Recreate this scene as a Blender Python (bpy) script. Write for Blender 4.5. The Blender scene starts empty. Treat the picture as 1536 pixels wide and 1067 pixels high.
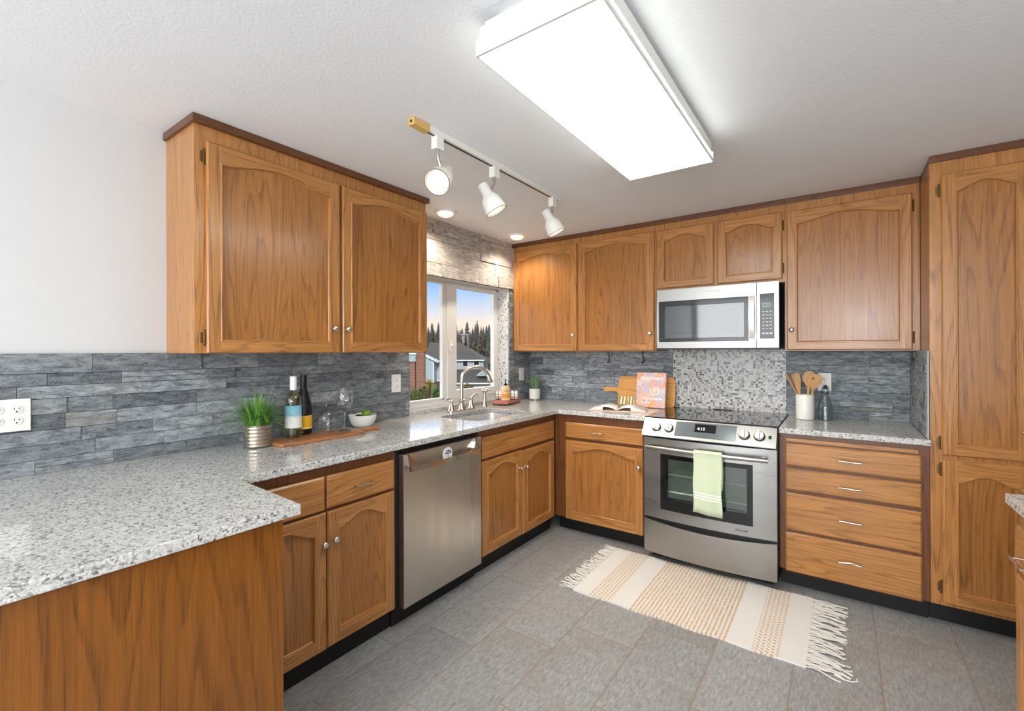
import bpy, bmesh, math, random
from mathutils import Vector, Matrix
random.seed(7)
C = bpy.context.scene.collection
S = bpy.context.scene
PI = math.pi

# ------------------------------------------------------------------ camera
CAM = Vector((2.3907, -3.6694, 1.3621))
FPX = 690.54
CR = Vector((0.81514896, 0.57924067, -0.0035257)); CU = Vector((0.00329916, 0.0014439, 0.99999352)); CF = Vector((-0.579242, 0.81515530, 0.000734))
cd = bpy.data.cameras.new('camera'); cam = bpy.data.objects.new('camera', cd); C.objects.link(cam)
cd.sensor_fit = 'HORIZONTAL'; cd.sensor_width = 36.0; cd.lens = 36.0 * FPX / 1536.0
cd.shift_y = (525.99 - 533.5) / 1536.0
cd.clip_start = 0.05; cd.clip_end = 900
cam.matrix_world = Matrix(((CR.x, CU.x, -CF.x, CAM.x), (CR.y, CU.y, -CF.y, CAM.y), (CR.z, CU.z, -CF.z, CAM.z), (0, 0, 0, 1)))
S.camera = cam

# ------------------------------------------------------------------ colour management
S.view_settings.view_transform = 'Standard'; S.view_settings.look = 'None'
S.view_settings.gamma = 1.0; S.view_settings.use_curve_mapping = False
S.view_settings.exposure = 0.92
S.cycles.max_bounces = 10; S.cycles.transparent_max_bounces = 12
S.cycles.sample_clamp_indirect = 6.0
S.cycles.caustics_reflective = False; S.cycles.caustics_refractive = False

def lin(r, g, b):
    def f(v):
        v /= 255.0
        return v / 12.92 if v <= 0.04045 else ((v + 0.055) / 1.055) ** 2.4
    return (f(r), f(g), f(b), 1.0)

# ------------------------------------------------------------------ sky (dusk gradient)
w = bpy.data.worlds.new('dusk_sky'); S.world = w; w.use_nodes = True
nt = w.node_tree; nt.nodes.clear()
tc = nt.nodes.new('ShaderNodeTexCoord'); sx = nt.nodes.new('ShaderNodeSeparateXYZ'); rp = nt.nodes.new('ShaderNodeValToRGB')
bg = nt.nodes.new('ShaderNodeBackground'); wo = nt.nodes.new('ShaderNodeOutputWorld')
nt.links.new(tc.outputs['Generated'], sx.inputs[0]); nt.links.new(sx.outputs['Z'], rp.inputs[0])
def wm(op, a, b=None, c=None):
    x = nt.nodes.new('ShaderNodeMath'); x.operation = op
    for i, v in enumerate((a, b, c)):
        if v is None: continue
        if hasattr(v, 'is_output'): nt.links.new(v, x.inputs[i])
        else: x.inputs[i].default_value = v
    return x.outputs[0]
def ws(v, a, b):
    x = nt.nodes.new('ShaderNodeMapRange'); x.interpolation_type = 'SMOOTHSTEP'; nt.links.new(v, x.inputs[0]); x.inputs[1].default_value = a; x.inputs[2].default_value = b
    return x.outputs[0]
# added bright band above the visible sky, to whiten the worktop reflection
sky_fill = wm('MULTIPLY', wm('MULTIPLY', ws(sx.outputs['Z'], 0.158, 0.195), ws(sx.outputs['Z'], 0.62, 0.42)), ws(wm('MULTIPLY', sx.outputs['X'], -1.0), 0.15, 0.45))
mxw = nt.nodes.new('ShaderNodeMix'); mxw.data_type = 'RGBA'; nt.links.new(sky_fill, mxw.inputs[0]); nt.links.new(rp.outputs[0], mxw.inputs[6]); mxw.inputs[7].default_value = (4.2, 4.3, 4.5, 1)
nt.links.new(mxw.outputs[2], bg.inputs[0]); nt.links.new(bg.outputs[0], wo.inputs[0])
e = rp.color_ramp.elements
e[0].position = 0.0; e[0].color = lin(225, 205, 190)
e[1].position = 0.05; e[1].color = lin(252, 226, 204)
for p, c in ((0.085, (215, 218, 228)), (0.125, (166, 198, 240)), (0.170, (118, 166, 240)), (0.32, (104, 146, 214)), (0.55, (140, 160, 190)), (1.0, (150, 164, 188))):
    x = e.new(p); x.color = lin(*c)
bg.inputs[1].default_value = 0.66

# ------------------------------------------------------------------ lights
def lamp(name, kind, loc, energy, color=(1, 1, 1), rot=None, to=None, size=None, size_y=None, spot=None, blend=0.6, radius=None):
    l = bpy.data.lights.new(name, kind); l.energy = energy; l.color = color
    if kind == 'AREA':
        l.shape = 'RECTANGLE'; l.size = size; l.size_y = size_y or size
    if spot: l.spot_size = spot; l.spot_blend = blend
    if radius is not None: l.shadow_soft_size = radius
    o = bpy.data.objects.new(name, l); C.objects.link(o); o.location = loc
    if to is not None:
        o.rotation_euler = (Vector(to) - Vector(loc)).to_track_quat('-Z', 'Y').to_euler()
    elif rot: o.rotation_euler = rot
    return o
# added fill lights behind the camera
lamp('rear_fill_area', 'AREA', (1.6, -6.7, 1.30), 66, (0.94, 0.975, 1.0), to=(1.4, 0, 1.15), size=3.0, size_y=2.2)
lamp('rear_fill_point', 'POINT', (2.7, -5.3, 1.72), 40, (0.96, 0.985, 1.0), radius=0.16)
# weak warm sun added to brighten the neighbours' fronts, angled clear of the window
sun = lamp('facade_fill_sun', 'SUN', (0, 0, 30), 1.5, (1.0, 0.95, 0.88), to=(-26, 26, 16)); sun.data.angle = 0.2
LENS_STRENGTH = 5.8

# ------------------------------------------------------------------ material helper
class NT:
    def __init__(s, name):
        s.m = bpy.data.materials.new(name); s.m.use_nodes = True; s.t = s.m.node_tree; s.t.nodes.clear()
        s.out = s.n('ShaderNodeOutputMaterial')
    def n(s, t, **k):
        x = s.t.nodes.new(t)
        for a, b in k.items(): setattr(x, a, b)
        return x
    def put(s, sock, v):
        if hasattr(v, 'is_output'): s.t.links.new(v, sock)
        elif v is not None:
            if hasattr(sock.default_value, '__len__') and not hasattr(v, '__len__'): v = (v,) * len(sock.default_value)
            if hasattr(sock.default_value, '__len__') and len(sock.default_value) == 3: v = tuple(v)[:3]
            sock.default_value = v
    def math(s, op, a, b=None, c=None, clamp=False):
        x = s.n('ShaderNodeMath', operation=op, use_clamp=clamp); s.put(x.inputs[0], a)
        if b is not None: s.put(x.inputs[1], b)
        if c is not None: s.put(x.inputs[2], c)
        return x.outputs[0]
    def vmath(s, op, a, b=None):
        x = s.n('ShaderNodeVectorMath', operation=op); s.put(x.inputs[0], a)
        if b is not None: s.put(x.inputs[1], b)
        return x.outputs[0]
    def mix(s, f, a, b, blend='MIX'):
        x = s.n('ShaderNodeMix', data_type='RGBA', blend_type=blend); s.put(x.inputs[0], f); s.put(x.inputs[6], a); s.put(x.inputs[7], b)
        return x.outputs[2]
    def noise(s, v, scale=5.0, detail=2.0, rough=0.5, col=False, dist=0.0):
        x = s.n('ShaderNodeTexNoise'); s.put(x.inputs['Vector'], v); s.put(x.inputs['Scale'], scale); s.put(x.inputs['Detail'], detail)
        s.put(x.inputs['Roughness'], rough); s.put(x.inputs['Distortion'], dist)
        return x.outputs['Color' if col else 'Fac']
    def voro(s, v, scale, out='Distance', feature='F1', rnd=1.0):
        x = s.n('ShaderNodeTexVoronoi', feature=feature); s.put(x.inputs['Vector'], v); s.put(x.inputs['Scale'], scale); s.put(x.inputs['Randomness'], rnd)
        return x.outputs[out]
    def white(s, v):
        x = s.n('ShaderNodeTexWhiteNoise', noise_dimensions='3D'); s.put(x.inputs['Vector'], v); return x.outputs['Value']
    def ramp(s, f, stops, interp='LINEAR'):
        x = s.n('ShaderNodeValToRGB'); s.put(x.inputs[0], f); r = x.color_ramp; r.interpolation = interp
        r.elements[0].position, r.elements[0].color = stops[0][0], stops[0][1]
        r.elements[1].position, r.elements[1].color = stops[-1][0], stops[-1][1]
        for p, c in stops[1:-1]:
            q = r.elements.new(p); q.color = c
        return x.outputs[0]
    def remap(s, v, a, b, c=0.0, d=1.0):
        x = s.n('ShaderNodeMapRange'); s.put(x.inputs[0], v); s.put(x.inputs[1], a); s.put(x.inputs[2], b); s.put(x.inputs[3], c); s.put(x.inputs[4], d)
        return x.outputs[0]
    def obj(s): return s.n('ShaderNodeTexCoord').outputs['Object']
    def sep(s, v):
        x = s.n('ShaderNodeSeparateXYZ'); s.put(x.inputs[0], v); return x.outputs
    def comb(s, a=0.0, b=0.0, c=0.0):
        x = s.n('ShaderNodeCombineXYZ'); s.put(x.inputs[0], a); s.put(x.inputs[1], b); s.put(x.inputs[2], c); return x.outputs[0]
    def rand(s): return s.n('ShaderNodeObjectInfo').outputs['Random']
    def attr(s, name): return s.n('ShaderNodeAttribute', attribute_name=name).outputs
    def bump(s, h, strength=0.3, dist=0.002):
        x = s.n('ShaderNodeBump'); s.put(x.inputs['Height'], h); s.put(x.inputs['Strength'], strength); s.put(x.inputs['Distance'], dist)
        return x.outputs[0]
    def bsdf(s, color, rough=0.5, metal=0.0, normal=None, coat=0.0, coat_rough=0.1, spec=0.5, emit=None, estr=0.0, trans=0.0, ior=1.45, alpha=None, sheen=0.0):
        b = s.n('ShaderNodeBsdfPrincipled')
        s.put(b.inputs['Base Color'], color); s.put(b.inputs['Roughness'], rough); s.put(b.inputs['Metallic'], metal)
        s.put(b.inputs['Specular IOR Level'], spec); s.put(b.inputs['Coat Weight'], coat); s.put(b.inputs['Coat Roughness'], coat_rough)
        s.put(b.inputs['IOR'], ior); s.put(b.inputs['Transmission Weight'], trans); s.put(b.inputs['Sheen Weight'], sheen)
        if normal is not None: s.put(b.inputs['Normal'], normal)
        if emit is not None: s.put(b.inputs['Emission Color'], emit); s.put(b.inputs['Emission Strength'], estr)
        if alpha is not None: s.put(b.inputs['Alpha'], alpha)
        s.t.links.new(b.outputs[0], s.out.inputs[0]); return s.m

def plain(name, rgb, rough=0.5, metal=0.0, var=0.06, scale=12.0, bump=0.0, bscale=60.0, **k):
    t = NT(name); o = t.obj(); c = lin(*rgb)
    n = t.noise(o, scale, 3.0)
    dark = tuple(v * (1 - var) for v in c[:3]) + (1,); lite = tuple(min(1, v * (1 + var)) for v in c[:3]) + (1,)
    col = t.mix(n, dark, lite)
    nm = t.bump(t.noise(o, bscale, 3.0), bump, 0.002) if bump else None
    return t.bsdf(col, rough, metal, nm, **k)

def oak(name, axis, light=(200, 140, 78), dark=(116, 70, 32), rings=8.0, rough=0.30, zoom=1.0):
    t = NT(name); o = t.obj(); r = t.rand()
    off = t.comb(t.math('MULTIPLY', r, 31.7), t.math('MULTIPLY', r, 17.3), t.math('MULTIPLY', r, 11.9))
    p = t.vmath('ADD', o, off)
    def sc(a, b):
        v = [a * zoom] * 3; v[axis] = b * zoom; return t.vmath('MULTIPLY', p, tuple(v))
    n1 = t.noise(sc(5.4, 0.36), 1.0, 2.0, 0.40, dist=0.12)
    ring = t.math('FRACT', t.math('ADD', t.math('MULTIPLY', n1, rings * 3.4), t.math('MULTIPLY', t.noise(sc(90, 5), 1.0, 2.0, 0.6), 0.22)))
    ring = t.ramp(ring, [(0.0, (0, 0, 0, 1)), (0.62, (0.10, 0.10, 0.10, 1)), (0.84, (0.9, 0.9, 0.9, 1)), (0.93, (1, 1, 1, 1)), (1.0, (0, 0, 0, 1))])
    pore = t.math('MULTIPLY', t.remap(t.noise(sc(260, 8), 1.0, 2.0, 0.6), 0.44, 0.64), t.math('ADD', 0.35, t.math('MULTIPLY', ring, 0.65)))
    fib = t.noise(sc(60, 1.6), 1.0, 3.0, 0.6)
    tone = t.noise(sc(2.2, 0.5), 1.0, 1.0)
    L = lin(*light); D = lin(*dark)
    col = t.mix(t.remap(fib, 0.3, 0.7), L, tuple(a * 0.62 + b * 0.38 for a, b in zip(L[:3], D[:3])) + (1,))
    col = t.mix(t.math('MULTIPLY', ring, 0.29), col, D)
    col = t.mix(t.math('MULTIPLY', pore, 0.62), col, tuple(v * 0.72 for v in D[:3]) + (1,))
    col = t.mix(1.0, col, t.mix(tone, (0.90, 0.88, 0.86, 1), (1.08, 1.08, 1.08, 1)), 'MULTIPLY')
    h = t.math('ADD', t.math('MULTIPLY', pore, -0.7), t.math('MULTIPLY', ring, -0.3))
    return t.bsdf(col, rough, 0.0, t.bump(h, 0.12, 0.0006), coat=0.30, coat_rough=0.20)

M = {}
M['oak_x'] = oak('oak_grain_x', 0); M['oak_y'] = oak('oak_grain_y', 1); M['oak_z'] = oak('oak_grain_z', 2)
M['crown'] = oak('dark_oak_trim', 0, (112, 68, 36), (70, 38, 18), rough=0.4)
M['oak_frame'] = oak('shaded_dark_oak_frame', 2, (126, 76, 40), (76, 42, 20), rough=0.4)  # base frames: darker oak brown, with the shade between doors mixed in
M['oak_veneer'] = oak('oak_door_veneer', 2, (184, 124, 64), (104, 62, 28))
M['oak_panel'] = oak('honey_oak_veneer', 2, (146, 88, 24), (84, 46, 8), rings=7.0, rough=0.36)
M['board'] = oak('acacia_board', 1, (196, 134, 84), (138, 80, 42), rings=5, rough=0.5)
M['maple'] = oak('maple_board', 0, (228, 168, 92), (196, 128, 60), rings=3, rough=0.5)
M['beech'] = oak('beech_spoon', 2, (222, 176, 120), (190, 140, 86), rings=3, rough=0.6)
M['tray'] = oak('pinkish_tray_wood', 1, (200, 122, 108), (158, 86, 74), rings=4, rough=0.55)
M['toe'] = plain('black_toe_kick', (16, 15, 15), 0.5)
M['gap'] = plain('dark_interior', (40, 24, 14), 0.7)
M['white_paint'] = plain('white_wall_paint', (212, 212, 212), 0.75, var=0.015, bump=0.06, bscale=220)
M['plastic'] = plain('white_plastic', (236, 235, 230), 0.35, var=0.01)
M['vinyl'] = plain('white_vinyl', (232, 232, 230), 0.4, var=0.02)
M['black'] = plain('black_plastic', (14, 14, 15), 0.35)
M['hole'] = plain('outlet_slot', (60, 58, 55), 0.6)
M['chrome'] = plain('brushed_nickel', (205, 198, 188), 0.22, 1.0)
M['silverknob'] = plain('silver_knob', (222, 218, 210), 0.25, 1.0)
M['hinge'] = plain('antique_brass_hinge', (120, 92, 52), 0.4, 0.9)
M['white_cer'] = plain('white_ceramic', (238, 236, 231), 0.3, var=0.01, bump=0.02)
M['silver_pot'] = plain('ribbed_silver', (196, 184, 172), 0.3, 0.9, var=0.12)

def ceiling_mat():
    t = NT('textured_ceiling_paint'); o = t.obj()
    h = t.noise(o, 95.0, 3.0, 0.6)
    return t.bsdf(t.mix(t.noise(o, 3.0), lin(238, 240, 243), lin(243, 245, 248)), 0.8, 0, t.bump(h, 0.28, 0.004))
M['ceiling'] = ceiling_mat()

def granite():
    t = NT('speckled_granite'); o = t.obj()
    q = t.vmath('ADD', o, t.vmath('MULTIPLY', t.noise(o, 60, 2, 0.6, col=True), (0.012,) * 3))
    a = t.sep(t.voro(q, 160, 'Color'))[0]
    b = t.sep(t.voro(q, 390, 'Color'))[1]
    big = t.noise(o, 9.0, 3.0)
    c1 = t.ramp(a, [(0.0, lin(26, 28, 32)), (0.06, lin(50, 53, 58)), (0.10, lin(128, 130, 132)), (0.24, lin(192, 193, 191)), (0.60, lin(222, 222, 219)), (0.85, lin(236, 236, 233)), (1.0, lin(242, 241, 238))])
    c2 = t.ramp(b, [(0.0, lin(34, 36, 40)), (0.09, lin(108, 110, 112)), (0.36, lin(188, 188, 185)), (1.0, lin(236, 235, 230))])
    col = t.mix(0.42, c1, c2)
    col = t.mix(1.0, col, t.mix(big, (0.80, 0.80, 0.81, 1), (1.02, 1.01, 0.99, 1)), 'MULTIPLY')
    return t.bsdf(col, 0.09, 0, None, spec=0.5)
M['granite'] = granite()

def stone(name, d0, d1, warm):
    t = NT(name); o = t.obj(); tint = t.attr('tint')
    v = t.sep(tint['Color'])
    st = t.vmath('MULTIPLY', o, (7, 7, 26))
    n = t.noise(t.vmath('ADD', t.vmath('MULTIPLY', st, (2.2, 2.2, 1.9)), t.vmath('MULTIPLY', tint['Color'], (9, 7, 5))), 1.0, 9.0, 0.78, dist=0.5)
    f = t.noise(t.vmath('MULTIPLY', o, (150, 150, 260)), 1.0, 4, 0.75)
    col = t.mix(t.remap(n, 0.36, 0.66), lin(*d0), lin(*d1))
    col = t.mix(t.math('MULTIPLY', t.remap(v[1], 0.86, 1.1), t.remap(t.noise(st, 0.7, 3), 0.42, 0.62)), col, lin(*warm))
    col = t.mix(1.0, col, t.mix(v[0], (0.44, 0.45, 0.47, 1), (1.22, 1.22, 1.21, 1)), 'MULTIPLY')
    col = t.mix(t.math('MULTIPLY', t.remap(f, 0.52, 0.66), 0.42), col, lin(190, 197, 202))
    h = t.math('ADD', t.math('MULTIPLY', n, 1.0), t.math('MULTIPLY', f, 0.45))
    return t.bsdf(col, 0.62, 0, t.bump(h, 0.9, 0.008), spec=0.45)
M['stone'] = stone('stacked_slate', (84, 91, 99), (186, 192, 196), (156, 146, 126))
M['stone_light'] = stone('pale_split_stone', (134, 128, 124), (222, 215, 209), (196, 176, 158))
M['grout'] = plain('stone_backing', (70, 72, 74), 0.9)
M['grout_pale'] = plain('pale_grout', (176, 178, 178), 0.9)

def mosaic(name, axis, size, dark_share, base, soft=False):
    t = NT(name); x = t.sep(t.obj()); u = x[axis]; z = x[2]
    uu = t.math('DIVIDE', u, size); zz = t.math('DIVIDE', z, size)
    cell = t.comb(t.math('FLOOR', uu), t.math('FLOOR', zz), 3.3)
    r = t.white(cell)
    col = t.ramp(r, [(0.0, lin(28, 28, 32)), (dark_share, lin(70, 70, 76)), (dark_share + 0.01, lin(118, 118, 124)), (dark_share + 0.24, lin(166, 165, 166)), (0.55, lin(*base)), (1.0, lin(226, 225, 222))])
    if soft: col = t.ramp(r, [(0.0, lin(70, 70, 76)), (dark_share, lin(110, 110, 116)), (dark_share + 0.10, lin(190, 189, 190)), (dark_share + 0.20, lin(*base)), (1.0, lin(232, 231, 229))])
    def edge(a):
        f = t.math('FRACT', a); return t.math('MINIMUM', f, t.math('SUBTRACT', 1.0, f))
    d = t.math('MINIMUM', edge(uu), edge(zz))
    m = t.remap(d, 0.05, 0.11)
    col = t.mix(m, lin(196, 194, 190), col)
    return t.bsdf(col, t.remap(m, 0, 1, 0.7, 0.16), 0, t.bump(m, 0.5, 0.0015))
M['mosaic'] = mosaic('glass_mosaic', 0, 0.0150, 0.08, (204, 203, 202))
M['mosaic_jamb'] = mosaic('jamb_mosaic', 0, 0.0125, 0.04, (214, 213, 212), soft=True)

def floor_tile():
    t = NT('grey_porcelain_tile'); o = t.obj(); x = t.sep(o)
    W_, L_ = 0.3028, 0.608
    uu = t.math('DIVIDE', t.math('SUBTRACT', x[0], 0.7115), W_)
    k = t.math('FLOOR', uu)
    vv = t.math('DIVIDE', t.math('SUBTRACT', x[1], t.math('ADD', -1.44, t.math('MULTIPLY', k, 0.2027))), L_)
    def edge(a, s):
        f = t.math('FRACT', a); return t.math('MULTIPLY', t.math('MINIMUM', f, t.math('SUBTRACT', 1.0, f)), s)
    d = t.math('MINIMUM', edge(uu, W_), edge(vv, L_))
    m = t.remap(d, 0.0024, 0.0042)
    cid = t.comb(k, t.math('FLOOR', vv), 1.7); r = t.white(cid)
    p = t.vmath('ADD', o, t.vmath('MULTIPLY', cid, (3.1, 5.7, 2.3)))
    n = t.noise(t.vmath('MULTIPLY', p, (100, 24, 10)), 1.0, 9.0, 0.80, dist=0.4)
    f = t.noise(p, 240, 3, 0.7)
    n2 = t.noise(p, 3.5, 3, 0.5)
    col = t.mix(t.remap(n, 0.33, 0.69), lin(116, 117, 119), lin(184, 184, 183))
    col = t.mix(t.math('MULTIPLY', t.remap(n2, 0.5, 0.75), 0.4), col, lin(140, 130, 120))
    col = t.mix(t.math('MULTIPLY', t.remap(f, 0.56, 0.74), 0.35), col, lin(188, 188, 186))
    col = t.mix(1.0, col, t.mix(r, (0.90, 0.90, 0.90, 1), (1.06, 1.06, 1.06, 1)), 'MULTIPLY')
    col = t.mix(m, lin(146, 135, 122), col)
    h = t.math('ADD', t.math('MULTIPLY', m, 0.8), t.math('MULTIPLY', n, 0.5))
    return t.bsdf(col, t.remap(n, 0.3, 0.7, 0.36, 0.52), 0, t.bump(h, 0.35, 0.003))
M['floor'] = floor_tile()

def steel(name, axis, rgb=(212, 206, 198), rough=0.32):
    t = NT(name); o = t.obj(); v = [420.0] * 3; v[axis] = 3.0
    n = t.noise(t.vmath('MULTIPLY', o, tuple(v)), 1.0, 2.0, 0.6)
    c = lin(*rgb)
    col = t.mix(n, tuple(a * 0.90 for a in c[:3]) + (1,), c)
    v2 = [16.0] * 3; v2[axis] = 0.35; n2 = t.noise(t.vmath('MULTIPLY', o, tuple(v2)), 1.0, 1.0, 0.5)
    return t.bsdf(col, t.remap(t.math('ADD', t.math('MULTIPLY', n, 0.12), t.math('MULTIPLY', n2, 0.88)), 0.30, 0.70, rough - 0.05, rough + 0.06), 1.0, None)
M['steel_v'] = steel('brushed_steel_vertical', 2); M['steel_x'] = steel('brushed_steel_horizontal', 0, (166, 164, 161))
M['steel_sink'] = steel('sink_steel', 0, (232, 230, 226), 0.34)

def glass(name, tint=(1, 1, 1), refl=0.08, rough=0.0, fres=True):
    t = NT(name); tr = t.n('ShaderNodeBsdfTransparent'); gl = t.n('ShaderNodeBsdfGlossy'); mx = t.n('ShaderNodeMixShader')
    t.put(tr.inputs[0], tint + (1,)); t.put(gl.inputs['Roughness'], rough)
    lw = t.n('ShaderNodeLayerWeight'); lw.inputs[0].default_value = 0.35
    f = t.math('ADD', t.math('MULTIPLY', lw.outputs['Facing'], 0.65 if fres else 0.0), refl, clamp=True)
    t.put(mx.inputs[0], f); t.t.links.new(tr.outputs[0], mx.inputs[1]); t.t.links.new(gl.outputs[0], mx.inputs[2]); t.t.links.new(mx.outputs[0], t.out.inputs[0])
    return t.m
M['pane'] = glass('window_glass', (0.98, 0.99, 0.99), 0.03, 0.0, False)
M['clear'] = glass('clear_glass', (0.94, 0.95, 0.95), 0.05)
M['oven_glass'] = glass('oven_glass', (0.62, 0.70, 0.64), 0.12, 0.02, False)
M['mw_glass'] = glass('microwave_glass', (0.46, 0.47, 0.47), 0.10, 0.05, False)
M['teal_glass'] = glass('teal_bottle_glass', (0.70, 0.81, 0.83), 0.08, 0.02)
M['wine_glass_green'] = glass('pale_bottle_glass', (0.84, 0.86, 0.66), 0.06, 0.02)
M['dark_bottle'] = plain('dark_bottle_glass', (16, 14, 20), 0.08, spec=0.6)
M['cooktop'] = plain('black_glass_cooktop', (16, 16, 18), 0.05, var=0.02, spec=0.8)
M['black_gloss'] = plain('black_glass', (24, 24, 26), 0.08, spec=0.6)
M['panel_grey'] = plain('grey_touch_panel', (112, 120, 124), 0.15, 0.35)
M['oven_in'] = plain('oven_enamel', (120, 128, 122), 0.5)
M['mw_in'] = plain('microwave_cavity', (176, 178, 176), 0.5)
M['rack'] = plain('oven_rack', (220, 220, 215), 0.3, 0.6)

def emit(name, rgb, strength):
    t = NT(name); return t.bsdf((0.8, 0.8, 0.8, 1), 0.5, emit=lin(*rgb), estr=strength)
M['bulb_warm'] = emit('lit_bulb_warm', (255, 242, 218), 0.46)
M['lcd'] = emit('lit_digits', (170, 215, 235), 0.5)
def lens():
    t = NT('lit_fluorescent_lens'); x = t.sep(t.obj())
    # two tubes glow through the ribbed lens
    a = t.math('ABSOLUTE', t.math('SUBTRACT', t.math('ABSOLUTE', x[0]), 0.085))
    g = t.remap(a, 0.0, 0.11, 1.0, 0.62)
    y = t.remap(t.math('ABSOLUTE', x[1]), 0.50, 0.59, 1.0, 0.55)
    rib = t.math('SINE', t.math('MULTIPLY', x[1], 900.0))
    return t.bsdf((0.9, 0.9, 0.9, 1), 0.3, 0, t.bump(rib, 0.2, 0.001), emit=lin(248, 252, 246), estr=t.math('MULTIPLY', t.math('MULTIPLY', g, y), LENS_STRENGTH))
M['lens'] = lens()

def bands(name, axis, stops, rough=0.6, scale=1.0, interp='CONSTANT', off=0.0):
    t = NT(name); x = t.sep(t.obj())[axis]
    return t.bsdf(t.ramp(t.math('ADD', t.math('MULTIPLY', x, scale), off), [(p, lin(*c)) for p, c in stops], interp), rough)

# ------------------------------------------------------------------ mesh helper
ORG = {}
class MB:
    def __init__(s):
        s.bm = bmesh.new(); s.tl = None; s.mi = 0
    def _t(s, f, tint):
        f.material_index = s.mi
        if tint is not None:
            if s.tl is None: s.tl = s.bm.loops.layers.float_color.new('tint')
            for l in f.loops: l[s.tl] = tint
    def face(s, pts, tint=None):
        f = s.bm.faces.new([s.bm.verts.new(p) for p in pts]); s._t(f, tint); return f
    def box(s, x0, x1, y0, y1, z0, z1, bev=0.0, seg=2, tint=None, mi=None):
        if mi is not None: s.mi = mi
        v = [s.bm.verts.new(p) for p in ((x0, y0, z0), (x1, y0, z0), (x1, y1, z0), (x0, y1, z0), (x0, y0, z1), (x1, y0, z1), (x1, y1, z1), (x0, y1, z1))]
        fs = [s.bm.faces.new([v[i] for i in q]) for q in ((3, 2, 1, 0), (4, 5, 6, 7), (0, 1, 5, 4), (1, 2, 6, 5), (2, 3, 7, 6), (3, 0, 4, 7))]
        for f in fs: s._t(f, tint)
        if bev > 0:
            es = list({e for f in fs for e in f.edges})
            r = bmesh.ops.bevel(s.bm, geom=es, offset=bev, segments=seg, affect='EDGES', profile=0.6)
            for f in r['faces']: s._t(f, tint)
        return v
    def obox(s, c, ax, ay, az, bev=0.0):
        c = Vector(c); ax = Vector(ax); ay = Vector(ay); az = Vector(az)
        n0 = len(s.bm.verts); v = s.box(-1, 1, -1, 1, -1, 1)
        for q in v: q.co = c + ax * q.co.x + ay * q.co.y + az * q.co.z
        if bev > 0:
            es = list({e for q in v for e in q.link_edges})
            bmesh.ops.bevel(s.bm, geom=es, offset=bev, segments=2, affect='EDGES', profile=0.6)
    def prism(s, poly, z0, z1, fn=None, tint=None):
        fn = fn or (lambda u, v, w: (u, v, w))
        a = [s.bm.verts.new(fn(u, v, z0)) for u, v in poly]; b = [s.bm.verts.new(fn(u, v, z1)) for u, v in poly]
        n = len(poly)
        s._t(s.bm.faces.new(a[::-1]), tint); s._t(s.bm.faces.new(b), tint)
        for i in range(n): s._t(s.bm.faces.new((a[i], a[(i + 1) % n], b[(i + 1) % n], b[i])), tint)
    def lathe(s, prof, c=(0, 0, 0), axis=(0, 0, 1), seg=24, cap0=True, cap1=True):
        ax = Vector(axis).normalized(); u = ax.orthogonal().normalized(); v = ax.cross(u); c = Vector(c)
        if abs(ax.z) > 0.999: u = Vector((1, 0, 0)); v = ax.cross(u)
        R = []
        for r, h in prof:
            R.append([s.bm.verts.new(c + ax * h + (u * math.cos(2 * PI * i / seg) + v * math.sin(2 * PI * i / seg)) * max(r, 1e-5)) for i in range(seg)])
        for a, b in zip(R, R[1:]):
            for i in range(seg): s._t(s.bm.faces.new((a[i], a[(i + 1) % seg], b[(i + 1) % seg], b[i])), None)
        if cap0: s._t(s.bm.faces.new(R[0][::-1]), None)
        if cap1: s._t(s.bm.faces.new(R[-1]), None)
    def tube(s, path, r, seg=10, taper=None, flat=None):
        P = [Vector(p) for p in path]; rings = []; prev = None
        for i, p in enumerate(P):
            d = ((P[min(i + 1, len(P) - 1)] - P[max(i - 1, 0)])).normalized()
            if prev is None: u = d.orthogonal().normalized()
            else: u = (prev - d * prev.dot(d)).normalized()
            prev = u; v = d.cross(u); rr = r if taper is None else r * taper[i]
            rings.append([s.bm.verts.new(p + (u * math.cos(2 * PI * k / seg) + v * math.sin(2 * PI * k / seg)) * rr) for k in range(seg)])
        for a, b in zip(rings, rings[1:]):
            for k in range(seg): s._t(s.bm.faces.new((a[k], a[(k + 1) % seg], b[(k + 1) % seg], b[k])), None)
        s._t(s.bm.faces.new(rings[0][::-1]), None); s._t(s.bm.faces.new(rings[-1]), None)
    def ball(s, c, rx, ry=None, rz=None, seg=16, ring=10):
        ry = ry or rx; rz = rz or rx
        s.lathe([(math.sin(PI * i / ring) if 0 < i < ring else 1e-4, -math.cos(PI * i / ring)) for i in range(ring + 1)], (0, 0, 0), seg=seg)
        s.bm.verts.ensure_lookup_table()
        for q in s.bm.verts[-seg * (ring + 1):]: q.co = Vector((c[0] + q.co.x * rx, c[1] + q.co.y * ry, c[2] + q.co.z * rz))
    def build(s, name, mats, parent=None, smooth=False, local=False, angle=40):
        if not isinstance(mats, (list, tuple)): mats = [mats]
        me = bpy.data.meshes.new(name)
        bmesh.ops.recalc_face_normals(s.bm, faces=s.bm.faces[:])
        o = bpy.data.objects.new(name, me)
        org = Vector((0, 0, 0))
        if parent is not None:
            o.parent = parent; org = ORG.get(parent.name, org); ORG[o.name] = org
        if not local and parent is not None:
            for v in s.bm.verts: v.co -= org
        s.bm.to_mesh(me); s.bm.free()
        for m in mats: me.materials.append(m)
        C.objects.link(o)
        if smooth:
            me.shade_smooth()
            me.set_sharp_from_angle(angle=math.radians(angle))
        return o

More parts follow.
